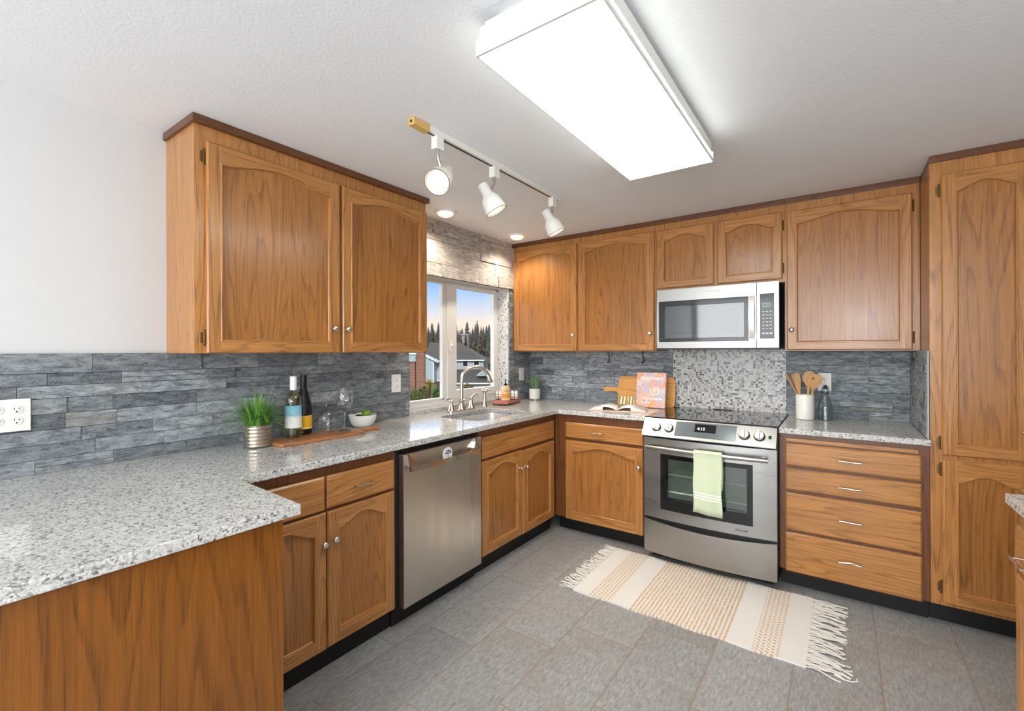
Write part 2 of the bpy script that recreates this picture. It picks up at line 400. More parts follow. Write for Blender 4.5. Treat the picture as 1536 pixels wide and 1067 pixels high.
def tag(o, label, cat, group=None, kind=None):
    o['label'] = label; o['category'] = cat
    if group: o['group'] = group
    if kind: o['kind'] = kind
    return o
def thing(name, label, cat, loc=(0, 0, 0), group=None, rz=0.0):
    o = bpy.data.objects.new(name, None); C.objects.link(o); o.location = loc; o.rotation_euler = (0, 0, rz)
    o.empty_display_size = 0.1
    ORG[o.name] = Vector(loc); return tag(o, label, cat, group)
def solo(mb, name, mats, label, cat, base, group=None, smooth=False):
    """a thing that is one mesh, its origin at its base"""
    b = Vector(base)
    for v in mb.bm.verts: v.co -= b
    o = mb.build(name, mats, None, smooth); o.location = b
    return tag(o, label, cat, group)
def struct(mb, name, mats, parent=None, smooth=False):
    o = mb.build(name, mats, parent, smooth)
    if parent is None: o['kind'] = 'structure'
    return o
def text(body, size, mat, parent, origin, right, up, name='lettering', extrude=0.0004, align='CENTER', bold=0.0):
    cu = bpy.data.curves.new(name, 'FONT'); cu.body = body; cu.size = size; cu.extrude = extrude; cu.align_x = align; cu.align_y = 'CENTER'; cu.offset = bold
    tmp = bpy.data.objects.new(name + '_c', cu); C.objects.link(tmp)
    bpy.context.view_layer.update()
    me = bpy.data.meshes.new_from_object(tmp.evaluated_get(bpy.context.evaluated_depsgraph_get()))
    bpy.data.objects.remove(tmp); bpy.data.curves.remove(cu)
    r = Vector(right).normalized(); u = Vector(up).normalized(); n = r.cross(u); o3 = Vector(origin) - ORG.get(parent.name, Vector((0, 0, 0)))
    me.transform(Matrix(((r.x, u.x, n.x, o3.x), (r.y, u.y, n.y, o3.y), (r.z, u.z, n.z, o3.z), (0, 0, 0, 1))))
    me.materials.clear(); me.materials.append(mat); me.name = name
    o = bpy.data.objects.new(name, me); C.objects.link(o); o.parent = parent; ORG[o.name] = ORG.get(parent.name, Vector((0, 0, 0)))
    return o

# ================================================================== SETTING
CEIL = 2.312; ZC = 0.919; ZB = 0.888      # ceiling, worktop top and underside
WY0, WY1, WZ0, WZ1 = -1.527, -0.382, 0.919, 1.905   # window opening
XR, YN = 3.50, -6.9
m = MB(); m.box(-0.3, XR + .1, YN - .1, 0.1, -0.06, 0.0); struct(m, 'floor', M['floor'])
m = MB(); m.box(-0.15, XR + .1, YN - .1, 0.1, CEIL, CEIL + 0.08); struct(m, 'ceiling', M['ceiling'])
m = MB()
m.box(-0.15, 0, YN, WY0, 0, CEIL); m.box(-0.15, 0, WY1, 0.1, 0, CEIL); m.box(-0.15, 0, WY0, WY1, 0, WZ0); m.box(-0.15, 0, WY0, WY1, WZ1, CEIL)
struct(m, 'wall_left', M['white_paint'])
m = MB(); m.box(0, XR, 0, 0.1, 0, CEIL); struct(m, 'wall_back', M['white_paint'])
m = MB(); m.box(XR, XR + .1, YN, 0.1, 0, CEIL); struct(m, 'wall_right', M['white_paint'])
m = MB(); m.box(-0.15, XR + .1, YN - .1, YN, 0, CEIL); struct(m, 'wall_front', M['white_paint'])

# stacked stone cladding
def stones(m, plane, o0, sgn, u0, u1, z0, z1, rows, lmin, lmax, d0=0.008, d1=0.012, light=(0.25, 1.0), seed=1, dark=0.07, gap=0.0009):
    rnd = random.Random(seed); z = z0
    hs = [rnd.uniform(*rows) for _ in range(40)]; k = 0
    while z < z1 - 0.004:
        h = hs[k]; k += 1
        if z + h > z1 - 0.02: h = z1 - z
        u = u0 - rnd.uniform(0, lmax * 0.6)
        while u < u1 - 0.001:
            l = rnd.uniform(lmin, lmax); a, b = max(u, u0), min(u + l, u1); u += l
            if b - a < 0.004: continue
            parts = [(z, z + h)] if rnd.random() > 0.16 or h < 0.045 else [(z, z + h * 0.45), (z + h * 0.45, z + h)]
            for za, zb in parts:
                g = gap; d = d0 + rnd.random() * d1
                v = rnd.uniform(*light)
                if rnd.random() < dark: v *= 0.25
                t = (v, rnd.random(), rnd.random(), 1)
                lo, hi = (o0, o0 + sgn * d) if sgn > 0 else (o0 + sgn * d, o0)
                if plane == 'x': m.box(lo, hi, a + g, b - g, za + g, zb - g, tint=t)
                else: m.box(a + g, b - g, lo, hi, za + g, zb - g, tint=t)
        z += h
SR = (0.046, 0.064)
t = thing('stone_backsplash', 'grey stacked-stone backsplash running along the white wall behind the wine bottles', 'backsplash', (0, -2.7, ZC))
m = MB(); stones(m, 'x', 0.004, 1, -4.6, WY0, ZC, 1.3585, SR, 0.10, 0.40, 0.007, 0.011, seed=3); m.build('stone_strips', M['stone'], t)
m = MB(); m.box(0.0005, 0.005, -4.6, WY0, ZC, 1.358); m.build('backing', M['grout'], t)
t = thing('stone_backsplash', 'narrow strip of stacked stone between the window jamb and the corner', 'backsplash', (0, -0.2, ZC))
m = MB(); stones(m, 'x', 0.004, 1, -0.366, -0.022, ZC, 1.352, SR, 0.04, 0.2, 0.008, 0.007, seed=5)
stones(m, 'x', 0.004, 1, -0.366, -0.312, 1.352, WZ1, (0.04, 0.06), 0.03, 0.1, 0.008, 0.009, seed=6); m.build('stone_strips', M['stone'], t)
m = MB(); m.box(0.0005, 0.005, -0.365, -0.02, ZC, 1.352); m.build('backing', M['grout'], t)
t = thing('stone_backsplash', 'grey stacked-stone backsplash behind the small plant and the cookbook', 'backsplash', (0.7, 0, ZC))
m = MB(); stones(m, 'y', -0.004, -1, 0.014, 1.331, ZC, 1.352, SR, 0.10, 0.38, 0.007, 0.010, seed=8, light=(0.25, 1.05)); m.build('stone_strips', M['stone'], t)
m = MB(); m.box(0.012, 1.331, -0.005, -0.0005, ZC, 1.352); m.build('backing', M['grout'], t)
t = thing('stone_backsplash', 'grey stacked-stone backsplash behind the utensil crock and teal bottle', 'backsplash', (2.4, 0, ZC))
m = MB(); stones(m, 'y', -0.004, -1, 2.096, 2.740, ZC, 1.352, SR, 0.10, 0.36, 0.007, 0.010, seed=11, light=(0.25, 1.05)); m.build('stone_strips', M['stone'], t)
m = MB(); m.box(2.096, 2.742, -0.005, -0.0005, ZC, 1.352); m.build('backing', M['grout'], t)
t = thing('stone_backsplash', 'short stone return on the side of the tall pantry, pale joints between the stones', 'backsplash', (2.753, -0.3, ZC))
m = MB(); stones(m, 'x', 2.7505, -1, -0.612, -0.020, ZC + .003, 1.350, (0.042, 0.066), 0.05, 0.13, 0.0065, 0.004, seed=13, light=(0.75, 1.15), gap=0.0028); m.build('stone_strips', M['stone'], t)
m = MB(); m.box(2.7455, 2.7525, -0.622, -0.018, ZC, 1.356); m.build('grout_bed', M['grout_pale'], t)
t = thing('stone_cladding', 'pale split-stone cladding above the window lit by two ceiling lights', 'wall cladding', (0, -0.95, WZ1))
m = MB(); stones(m, 'x', 0.004, 1, -1.638, -0.305, WZ1 + 0.002, CEIL, (0.060, 0.105), 0.16, 0.55, 0.010, 0.020, seed=24, light=(0.6, 1.0), dark=0); m.build('stone_strips', M['stone_light'], t)
m = MB(); m.box(0.0005, 0.006, -1.638, -0.305, WZ1, CEIL); m.build('backing', M['grout'], t)
m = MB(); m.box(1.332, 2.095, -0.014, -0.0005, 0.90, 1.366, 0.001, 1)
solo(m, 'mosaic_panel', M['mosaic'], 'grey, white and black glass mosaic panel behind the stove', 'backsplash', (1.7135, 0, 0.90))
m = MB(); m.box(-0.098, 0.012, WY1 - 0.0005, WY1 + 0.014, ZC + .03, WZ1)
m2 = m; solo(m2, 'mosaic_jamb', M['mosaic_jamb'], 'pale mosaic tiled reveal on the right side of the window', 'backsplash', (-0.04, WY1, ZC + .03))

# window
wn = bpy.data.objects.new('window_1', None); C.objects.link(wn); wn.location = (-0.12, -0.95, 0.95); wn['kind'] = 'structure'; ORG[wn.name] = Vector(wn.location)
fx0, fx1 = -0.145, -0.100
zb, zt = 0.948, WZ1
m = MB()
m.box(fx0, fx1, WY0, WY1, zb, 0.986, .003); m.box(fx0, fx1, WY0, WY1, zt - 0.018, zt, .003)
m.box(fx0, fx1, WY0, WY0 + 0.035, zb, zt, .003); m.box(fx0, fx1, WY1 - 0.030, WY1, zb, zt, .003)
m.box(fx0, fx1 - .004, -1.072, -1.040, 0.98, zt - .015, .003)
m.build('frame', M['vinyl'], wn)
m = MB()
m.box(-0.128, fx1 + .002, WY0 + .03, -1.072, 0.984, 1.004, .003); m.box(-0.128, fx1 + .002, WY0 + .03, -1.072, zt - .024, zt - .010, .003)
m.box(-0.128, fx1 + .002, -1.092, -1.068, 0.984, zt - .012, .003)
m.build('fixed_bead', M['vinyl'], wn)
sh = MB()
sh.box(-0.132, -0.092, -1.040, -0.935, 0.986, zt - 0.014, .004); sh.box(-0.132, -0.092, -0.452, -0.408, 0.986, zt - 0.014, .004)
sh.box(-0.132, -0.092, -0.94, -0.45, 0.986, 1.052, .004); sh.box(-0.132, -0.092, -0.94, -0.45, zt - 0.040, zt - 0.014, .004)
sash = sh.build('sash', M['vinyl'], wn)
m = MB(); m.box(-0.094, -0.082, -1.012, -0.992, 1.36, 1.45, .004); m.lathe([(.010, 0), (.012, .008), (.006, .016)], (-0.083, -1.002, 1.405), (1, 0, 0), 12)
m.build('latch', M['plastic'], sash, True)
m = MB(); m.box(-0.116, -0.113, -0.938, -0.449, 1.048, zt - 0.036); m.build('pane', M['pane'], sash)
m = MB(); m.box(-0.122, -0.119, WY0 + .033, -1.088, 1.0, zt - 0.02); m.build('pane', M['pane'], wn)

# ================================================================== CABINET PARTS
def frame_fn(plane, base):
    """local (u along wall, v up, w out of the cabinet face) -> world"""
    if plane == 'x': return lambda u, v, w: (base + w, u, v)
    if plane == 'y': return lambda u, v, w: (u, base - w, v)
    return lambda u, v, w: (base - w, u, v)     # 'nx': face looking to -x
def HM(plane): return M['oak_x'] if plane == 'y' else M['oak_y']
def arch_door(parent, plane, base, u0, u1, z0, z1, stile=0.05, rail=0.045, top_sh=0.078, top_pk=0.040, t=0.02, flat=False, name='door'):
    F = frame_fn(plane, base); H = HM(plane)
    a, b = u0 + stile, u1 - stile; zbot = z0 + rail; zs = z1 - top_sh; hp = top_sh - top_pk
    N = 18
    arc = []
    for i in range(N + 1):
        s_ = i / N; k = math.sin(PI * min(max((s_ - .06) / .88, 0), 1)) ** 1.25
        arc.append((a + (b - a) * s_, zs + (0 if flat else hp * k)))
    inner = [(a, zbot), (b, zbot)] + [arc[i] for i in range(N, -1, -1)]
    m = MB()
    def quad(pts): m.face([F(*p) for p in pts])
    ch = 0.005
    U0, U1, Z0, Z1 = u0 + ch, u1 - ch, z0 + ch, z1 - ch
    m.mi = 0
    quad([(U0, Z0, t), (a, Z0, t), (a, Z1, t), (U0, Z1, t)]); quad([(b, Z0, t), (U1, Z0, t), (U1, Z1, t), (b, Z1, t)])
    m.mi = 1
    quad([(a, Z0, t), (b, Z0, t), (b, zbot, t), (a, zbot, t)])
    for i in range(N):
        p, q = arc[i], arc[i + 1]
        quad([(p[0], p[1], t), (q[0], q[1], t), (q[0], Z1, t), (p[0], Z1, t)])
    m.mi = 0
    # chamfer and sides
    o1 = [(U0, Z0), (U1, Z0), (U1, Z1), (U0, Z1)]; o2 = [(u0, z0), (u1, z0), (u1, z1), (u0, z1)]
    for i in range(4):
        j = (i + 1) % 4; m.mi = 1 if i in (0, 2) else 0
        quad([o1[i] + (t,), o1[j] + (t,), o2[j] + (t - ch,), o2[i] + (t - ch,)])
        quad([o2[i] + (t - ch,), o2[j] + (t - ch,), o2[j] + (0.001,), o2[i] + (0.001,)])
    quad([(u0, z0, .001), (u0, z1, .001), (u1, z1, .001), (u1, z0, .001)])
    # moulded lip: raised bead, then down to the panel
    cx, cz = (a + b) / 2, (zbot + zs) / 2
    def off(pts, d):
        out = []; n = len(pts)
        for i, p in enumerate(pts):
            e1 = Vector((p[0] - pts[i - 1][0], p[1] - pts[i - 1][1])); e2 = Vector((pts[(i + 1) % n][0] - p[0], pts[(i + 1) % n][1] - p[1]))
            if e1.length < 1e-6: e1 = e2
            if e2.length < 1e-6: e2 = e1
            n1 = Vector((-e1.y, e1.x)).normalized(); n2 = Vector((-e2.y, e2.x)).normalized(); nn = (n1 + n2)
            nn = nn / max(nn.length_squared, .5) * 2 if nn.length > 1e-6 else n1
            out.append((p[0] + nn.x * d, p[1] + nn.y * d))
        return out
    rings = [(inner, t), (off(inner, .002), t + .0025), (off(inner, .006), t + .0025), (off(inner, .0085), t - .010), (off(inner, .012), t - .0135)]
    for (A, wa), (B, wb) in zip(rings, rings[1:]):
        for i in range(len(A)):
            j = (i + 1) % len(A)
            m.mi = 0 if i in (1, len(A) - 1) else 1
            quad([A[i] + (wa,), A[j] + (wa,), B[j] + (wb,), B[i] + (wb,)])
    d = m.build(name, [M['oak_z'], H], parent)
    # recessed panel
    P = off(inner, .0115); p = MB()
    # strip-triangulated panel so the arch stays clean
    L = P[0]; Rr = P[1]; top = P[2:][::-1]
    for i in range(len(top) - 1):
        q0, q1 = top[i], top[i + 1]
        f0 = L[0] + (Rr[0] - L[0]) * i / (len(top) - 1); f1 = L[0] + (Rr[0] - L[0]) * (i + 1) / (len(top) - 1)
        p.face([F(f0, L[1], t - .013), F(f1, L[1], t - .013), F(q1[0], q1[1], t - .013), F(q0[0], q0[1], t - .013)])
    bmesh.ops.remove_doubles(p.bm, verts=p.bm.verts[:], dist=1e-6)
    p.build('panel', M['oak_veneer'], d)
    return d
def slab(parent, plane, base, u0, u1, z0, z1, t=0.02, name='drawer'):
    F = frame_fn(plane, base); ch = .007; m = MB()
    o1 = [(u0 + ch, z0 + ch, t), (u1 - ch, z0 + ch, t), (u1 - ch, z1 - ch, t), (u0 + ch, z1 - ch, t)]
    o2 = [(u0, z0, t - ch * .7), (u1, z0, t - ch * .7), (u1, z1, t - ch * .7), (u0, z1, t - ch * .7)]
    o3 = [(u0, z0, .001), (u1, z0, .001), (u1, z1, .001), (u0, z1, .001)]
    m.face([F(*p) for p in o1]); m.face([F(*p) for p in o3[::-1]])
    for A, B in ((o1, o2), (o2, o3)):
        for i in range(4):
            j = (i + 1) % 4; m.face([F(*A[i]), F(*A[j]), F(*B[j]), F(*B[i])])
    bmesh.ops.remove_doubles(m.bm, verts=m.bm.verts[:], dist=1e-6)
    return m.build(name, HM(plane), parent)
def knob(parent, plane, base, u, z, t=0.02):
    F = frame_fn(plane, base); n = Vector(F(0, 0, 1)) - Vector(F(0, 0, 0)); m = MB()
    m.lathe([(.0075, 0), (.0075, .002), (.0045, .005), (.0045, .012), (.011, .016), (.0145, .021), (.0135, .026), (.008, .029), (0.0005, .030)], F(u, z, t), n, 18)
    return m.build('knob', M['silverknob'], parent, True, angle=60)
def pull(parent, plane, base, u, z, t=0.02, w=0.088, bent=False):
    F = frame_fn(plane, base); m = MB()
    for s_ in (-1, 1):
        m.tube([F(u + s_ * w / 2, z, t - .001), F(u + s_ * w / 2, z, t + .008), F(u + s_ * w / 2, z - .001, t + .022)], .0042, 8)
    pts = []
    for i in range(13):
        k = i / 12; wv = .0008 * math.sin(2 * PI * k)
        if bent: wv = .010 * (1 - abs(2 * k - 1.15)) * (1 if k < .6 else .6) - .003
        pts.append(F(u - w / 2 - .004 + (w + .008) * k, z + wv, t + .023))
    m.tube(pts, .0046, 8)
    return m.build('pull_handle', M['chrome'], parent, True, angle=60)
def hinge(parent, plane, base, u, z):
    F = frame_fn(plane, base); m = MB()
    m.tube([F(u, z - .027, .004), F(u, z + .027, .004)], .0042, 8)
    m.ball(F(u, z - .029, .004), .0045, seg=8, ring=6); m.ball(F(u, z + .029, .004), .0045, seg=8, ring=6)
    A = F(u - .012, z - .022, .0003); B = F(u - .001, z + .022, .0022)
    m.box(min(A[0], B[0]), max(A[0], B[0]), min(A[1], B[1]), max(A[1], B[1]), A[2], B[2])
    return m.build('hinge', M['hinge'], parent)
def bx(parent, name, mat, *b, bev=0.0):
    m = MB(); m.box(*b, bev); return m.build(name, mat, parent)

# ---- wall cabinet, left
XU = 0.292
t = thing('wall_cabinet', 'large two-door oak wall cabinet on the white wall above the wine bottles', 'cabinet', (0.15, -2.27, 1.356))
bx(t, 'body', M['oak_z'], 0.001, XU - .018, -2.905, -1.641, 1.3565, 2.280)
m = MB(); m.box(XU - .018, XU, -2.905, -1.641, 1.356, 2.282, .001)
m.build('face_frame', M['oak_z'], t)
cr = MB(); cr.box(0.001, XU + .024, -2.918, -1.628, 2.280, CEIL - .0005, .003); cr.build('crown_moulding', M['crown'], t)
d1 = arch_door(t, 'x', XU, -2.866, -2.258, 1.357, 2.218, rail=.046, top_sh=.075, top_pk=.034)
d2 = arch_door(t, 'x', XU, -2.242, -1.647, 1.357, 2.218, rail=.046, top_sh=.075, top_pk=.034)
knob(d1, 'x', XU, -2.298, 1.477); knob(d2, 'x', XU, -2.222, 1.477)
for z in (2.155, 1.42): hinge(d1, 'x', XU, -2.872, z)

# ---- wall cabinets, back wall
YU = -0.299
def back_upper(label, x0, x1, z0, doors, knobs, hinges, shd):
    t = thing('wall_cabinet', label, 'cabinet', ((x0 + x1) / 2, -0.15, z0))
    bx(t, 'body', M['oak_z'], x0, x1, YU + .018, -0.001, z0, 2.280)
    bx(t, 'face_frame', M['oak_z'], x0, x1, YU, YU + .018, z0, 2.281)
    bx(t, 'crown_moulding', M['crown'], x0, x1, YU - .024, -0.001, 2.281, CEIL - .0005, bev=.002)
    for (a, b, za, zb_), kx in zip(doors, knobs):
        d = arch_door(t, 'y', YU, a, b, za, zb_, stile=shd, rail=.044, top_sh=.080, top_pk=.042)
        if kx: knob(d, 'y', YU, kx, za + .125 if za < 1.5 else za + .06)
        for hu, hz in hinges.get(round(a, 3), ()): hinge(d, 'y', YU, hu, hz)
    return t
back_upper('two-door oak wall cabinet in the corner beside the window', 0.002, 1.297, 1.3565,
           [(0.026, 0.654, 1.362, 2.236), (0.669, 1.288, 1.362, 2.236)], [0.624, 1.259], {}, 0.055)
back_upper('short two-door oak wall cabinet over the microwave', 1.298, 2.112, 1.792,
           [(1.308, 1.694, 1.812, 2.234), (1.720, 2.099, 1.812, 2.234)], [None, None], {1.72: ((2.105, 1.88), (2.105, 2.15))}, 0.048)
back_upper('single-door oak wall cabinet between the microwave and the tall pantry', 2.113, 2.755, 1.3565,
           [(2.125, 2.722, 1.362, 2.230)], [2.150], {2.125: ((2.728, 1.43), (2.728, 2.16))}, 0.048)
for i, x in enumerate((0.832, 1.122)):
    m = MB(); m.tube([(x, -0.10, 1.3565), (x, -0.10, 1.335), (x + .008, -0.10, 1.30), (x + .010, -0.10, 1.272), (x + .002, -.11, 1.262), (x - .004, -.115, 1.270)], .0055, 8)
    solo(m, 'cup_hook', M['black'], ('black metal hook under the corner cabinet, nearer the window' if i == 0 else 'black metal hook under the corner cabinet, nearer the microwave'), 'hook', (x, -0.10, 1.262), smooth=True)

# ---- tall pantry
YPF = -0.613
t = thing('pantry_cabinet', 'tall oak pantry cabinet reaching the ceiling at the right end of the back wall', 'cabinet', (3.0, -0.3, 0))
bx(t, 'body', M['oak_z'], 2.757, 3.16, YPF + .018, -0.001, 0.105, 2.281)
bx(t, 'face_frame', M['oak_z'], 2.7565, 3.16, YPF, YPF + .018, 0.11, 2.281)
bx(t, 'toe_kick', M['toe'], 2.757, 3.16, -0.53, -0.01, 0.0, 0.105)
bx(t, 'crown_moulding', M['crown'], 2.7555, 3.162, YPF - .024, -0.002, 2.281, CEIL - .0005, bev=.002)
d1 = arch_door(t, 'y', YPF, 2.798, 3.105, 0.848, 2.214, stile=.05, rail=.05, top_sh=.085, top_pk=.048)
d2 = arch_door(t, 'y', YPF, 2.800, 3.105, 0.129, 0.828, stile=.05, rail=.05, top_sh=.100, top_pk=.062)
knob(d1, 'y', YPF, 3.075, 0.985); knob(d2, 'y', YPF, 3.075, 0.722)
for z in (2.14, 0.905): hinge(d1, 'y', YPF, 2.791, z)
for z in (0.775, 0.20): hinge(d2, 'y', YPF, 2.793, z)

# ---- base cabinets, left run (faces +x)
XB = 0.617
def base_left(name, label, y0, y1, top=0.887):
    t = thing(name, label, 'cabinet', (0.3, (y0 + y1) / 2, 0))
    bx(t, 'body', M['gap'], 0.03, XB - .018, y0 + .001, y1 - .001, 0.105, top)
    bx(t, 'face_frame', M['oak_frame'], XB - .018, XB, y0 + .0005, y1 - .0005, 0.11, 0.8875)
    bx(t, 'toe_kick', M['toe'], 0.03, 0.575, y0 + .001, y1 - .001, 0.0, 0.104)
    return t
t = base_left('base_cabinet', 'oak base cabinet with two drawers and two doors below the wine bottles', -2.925, -2.166)
dr = slab(t, 'x', XB, -2.915, -2.553, 0.697, 0.838)
dr = slab(t, 'x', XB, -2.543, -2.184, 0.700, 0.838); pull(dr, 'x', XB, -2.368, 0.765)
d1 = arch_door(t, 'x', XB, -2.915, -2.547, 0.112, 0.686, rail=.05, top_sh=.078, top_pk=.034)
d2 = arch_door(t, 'x', XB, -2.541, -2.184, 0.115, 0.686, rail=.05, top_sh=.078, top_pk=.034)
knob(d1, 'x', XB, -2.566, 0.560); knob(d2, 'x', XB, -2.514, 0.566)
t = base_left('sink_cabinet', 'oak sink cabinet with two doors under a wide plain panel', -1.532, -0.618, 0.69)
slab(t, 'x', XB, -1.511, -0.652, 0.706, 0.836, name='false_front')
d1 = arch_door(t, 'x', XB, -1.512, -1.081, 0.116, 0.690, rail=.05, top_sh=.078, top_pk=.034)
d2 = arch_door(t, 'x', XB, -1.075, -0.655, 0.113, 0.684, rail=.05, top_sh=.078, top_pk=.034)
knob(d1, 'x', XB, -1.118, 0.574); knob(d2, 'x', XB, -1.050, 0.572)

# ---- base cabinets, back run (faces -y)
YB = -0.611
def base_back(name, label, x0, x1):
    t = thing(name, label, 'cabinet', ((x0 + x1) / 2, -0.3, 0))
    bx(t, 'body', M['gap'], x0 + .001, x1 - .001, YB + .018, -0.03, 0.105, 0.887)
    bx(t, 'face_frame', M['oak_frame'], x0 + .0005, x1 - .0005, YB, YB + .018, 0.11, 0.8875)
    bx(t, 'toe_kick', M['toe'], x0 + .001, x1 - .001, -0.545, -0.03, 0.0, 0.104)
    return t
t = base_back('base_cabinet', 'oak base cabinet with one drawer and one arched door left of the stove', 0.618, 1.336)
dr = slab(t, 'y', YB, 0.718, 1.311, 0.716, 0.828); pull(dr, 'y', YB, 0.985, 0.769)
d1 = arch_door(t, 'y', YB, 0.717, 1.309, 0.108, 0.694, stile=.052, rail=.052, top_sh=.074, top_pk=.030)
knob(d1, 'y', YB, 1.285, 0.570)
t = base_back('drawer_cabinet', 'oak base cabinet with four drawers and a pull-out board right of the stove', 2.108, 2.7555)
bx(t, 'pull_out_board', M['oak_x'], 2.140, 2.712, YB - .018, YB - .001, 0.841, 0.861, bev=.002)
for i, (za, zb_) in enumerate(((0.706, 0.832), (0.570, 0.690), (0.344, 0.552), (0.106, 0.327))):
    dr = slab(t, 'y', YB, 2.138, 2.723, za, zb_); pull(dr, 'y', YB, 2.435, (0.766, 0.624, 0.446, 0.228)[i], bent=(i == 3))

# ---- peninsula
t = thing('peninsula_cabinet', 'honey oak peninsula cabinet with a plain end panel in the near left corner', 'cabinet', (0.55, -3.4, 0))
bx(t, 'body', M['oak_panel'], 0.03, 1.064, -3.80, -2.976, 0.105, 0.887)
bx(t, 'end_panel', M['oak_panel'], 1.065, 1.085, -3.80, -2.972, 0.0, 0.8878, bev=.001)
bx(t, 'toe_kick', M['toe'], 0.03, 1.064, -3.80, -3.04, 0.0, 0.1045)

# ---- right-hand run
t = thing('base_cabinet', 'oak base cabinet with drawer and door at the right edge of the photo', 'cabinet', (3.15, -2.2, 0))
XI = 2.852
bx(t, 'body', M['oak_z'], XI + .018, XR - .01, -2.90, -1.604, 0.105, 0.887)
bx(t, 'face_frame', M['oak_z'], XI, XI + .018, -2.90, -1.603, 0.11, 0.8875)
bx(t, 'toe_kick', M['toe'], XI + .06, XR - .01, -2.90, -1.62, 0.0, 0.104)
dr = slab(t, 'nx', XI, -2.06, -1.615, 0.690, 0.822); pull(dr, 'nx', XI, -1.72, 0.735, w=.10)
arch_door(t, 'nx', XI, -2.06, -1.612, 0.112, 0.672)

# ---- worktops
def flat_slab(name, label, outer, hole, base):
    t = thing(name, label, 'countertop', base); m = MB(); bm = m.bm
    vo = [bm.verts.new((x, y, ZC)) for x, y in outer]; es = [bm.edges.new((vo[i], vo[(i + 1) % len(vo)])) for i in range(len(vo))]
    if hole:
        vh = [bm.verts.new((x, y, ZC)) for x, y in hole]; es += [bm.edges.new((vh[i], vh[(i + 1) % len(vh)])) for i in range(len(vh))]
    r = bmesh.ops.triangle_fill(bm, edges=es, use_beauty=True, use_dissolve=False)
    fs = [g for g in r['geom'] if isinstance(g, bmesh.types.BMFace)]
    ex = bmesh.ops.extrude_face_region(bm, geom=fs)
    for v in [g for g in ex['geom'] if isinstance(g, bmesh.types.BMVert)]: v.co.z = ZB
    o = m.build('slab', M['granite'], t)
    b = o.modifiers.new('eased_edge', 'BEVEL'); b.width = .004; b.segments = 2; b.limit_method = 'ANGLE'; b.angle_limit = math.radians(50)
    return t
def rrect(x0, x1, y0, y1, r, n=6):
    P = []
    for cx, cy, a0 in ((x1 - r, y1 - r, 0), (x0 + r, y1 - r, 90), (x0 + r, y0 + r, 180), (x1 - r, y0 + r, 270)):
        for i in range(n + 1):
            a = math.radians(a0 + 90 * i / n); P.append((cx + r * math.cos(a), cy + r * math.sin(a)))
    return P
XC, YCF = 0.668, -0.652
ct = flat_slab('countertop', 'speckled grey granite worktop running round the corner and out over the peninsula', [(0.001, -0.001), (1.337, -0.001), (1.337, YCF), (XC, YCF), (XC, -2.912), (1.113, -2.933), (1.113, -3.83), (0.001, -3.83)],
               rrect(0.175, 0.545, -1.43, -0.86, 0.07), (0.3, -1.9, ZB))
bx(ct, 'sill', M['granite'], -0.0995, 0.0005, WY0 + .001, WY1 - .001, ZC + .0005, 0.9478)
flat_slab('countertop', 'short granite worktop between the stove and the tall pantry', [(2.1075, -0.001), (2.7445, -0.001), (2.7445, -0.62), (2.757, -0.635), (2.757, YCF), (2.1075, YCF)], None, (2.43, -0.3, ZB))
flat_slab('countertop', 'corner of a granite worktop at the right edge of the photo', [(2.806, -1.631), (XR - .01, -1.60), (XR - .01, -2.92), (2.83, -2.92)], None, (3.1, -2.2, ZB))

# ---- sink
t = thing('kitchen_sink', 'undermounted stainless steel sink in the granite worktop below the window', 'sink', (0.36, -1.145, 0.70))
m = MB(); prev = None
for (gr, z) in ((.012, ZB - .0005), (0.0, ZB - .0008), (-.006, 0.74), (-.04, 0.712)):
    P = rrect(0.175 - gr, 0.545 + gr, -1.43 - gr, -0.86 + gr, 0.07); V = [m.bm.verts.new((x, y, z)) for x, y in P]
    if prev:
        for i in range(len(V)): m.bm.faces.new((prev[i], prev[(i + 1) % len(V)], V[(i + 1) % len(V)], V[i]))
    prev = V
m.bm.faces.new(prev); m.build('basin', M['steel_sink'], t, True)
m = MB(); m.lathe([(.045, 0), (.042, .004), (.03, .002), (.005, .0015)], (0.36, -1.145, 0.7125)); m.build('drain', M['chrome'], t, True)

# ---- faucet
t = thing('faucet', 'brushed nickel gooseneck faucet with two lever handles behind the sink', 'faucet', (0.10, -1.09, ZC))
m = MB(); m.prism(rrect(0.072, 0.128, -1.235, -0.952, .026), ZC + .0005, ZC + .011); m.build('base_plate', M['chrome'], t, True)
m = MB(); m.lathe([(.030, .011), (.024, .03), (.019, .055), (.021, .066), (.0225, .072), (.0225, .082), (.014, .086)], (0.10, -1.094, ZC), seg=20)
pts = [(0.10, -1.094, ZC + .08), (0.10, -1.094, ZC + .17), (0.102, -1.092, ZC + .235)]
for i in range(1, 13):
    a = PI * i / 12 * .93; rr = .096
    s_ = rr - rr * math.cos(a); pts.append((0.102 + s_ * .62, -1.092 + s_ * .86, ZC + .235 + rr * .92 * math.sin(a)))
m.tube(pts, .0135, 14); m.build('spout', M['chrome'], t, True, angle=50)
q = Vector(pts[-1]); dq = (q - Vector(pts[-2])).normalized()
m = MB(); m.lathe([(.0135, -.01), (.015, .0), (.017, .03), (.021, .052), (.019, .056)], q, dq, 18); m.build('spray_head', M['chrome'], t, True)
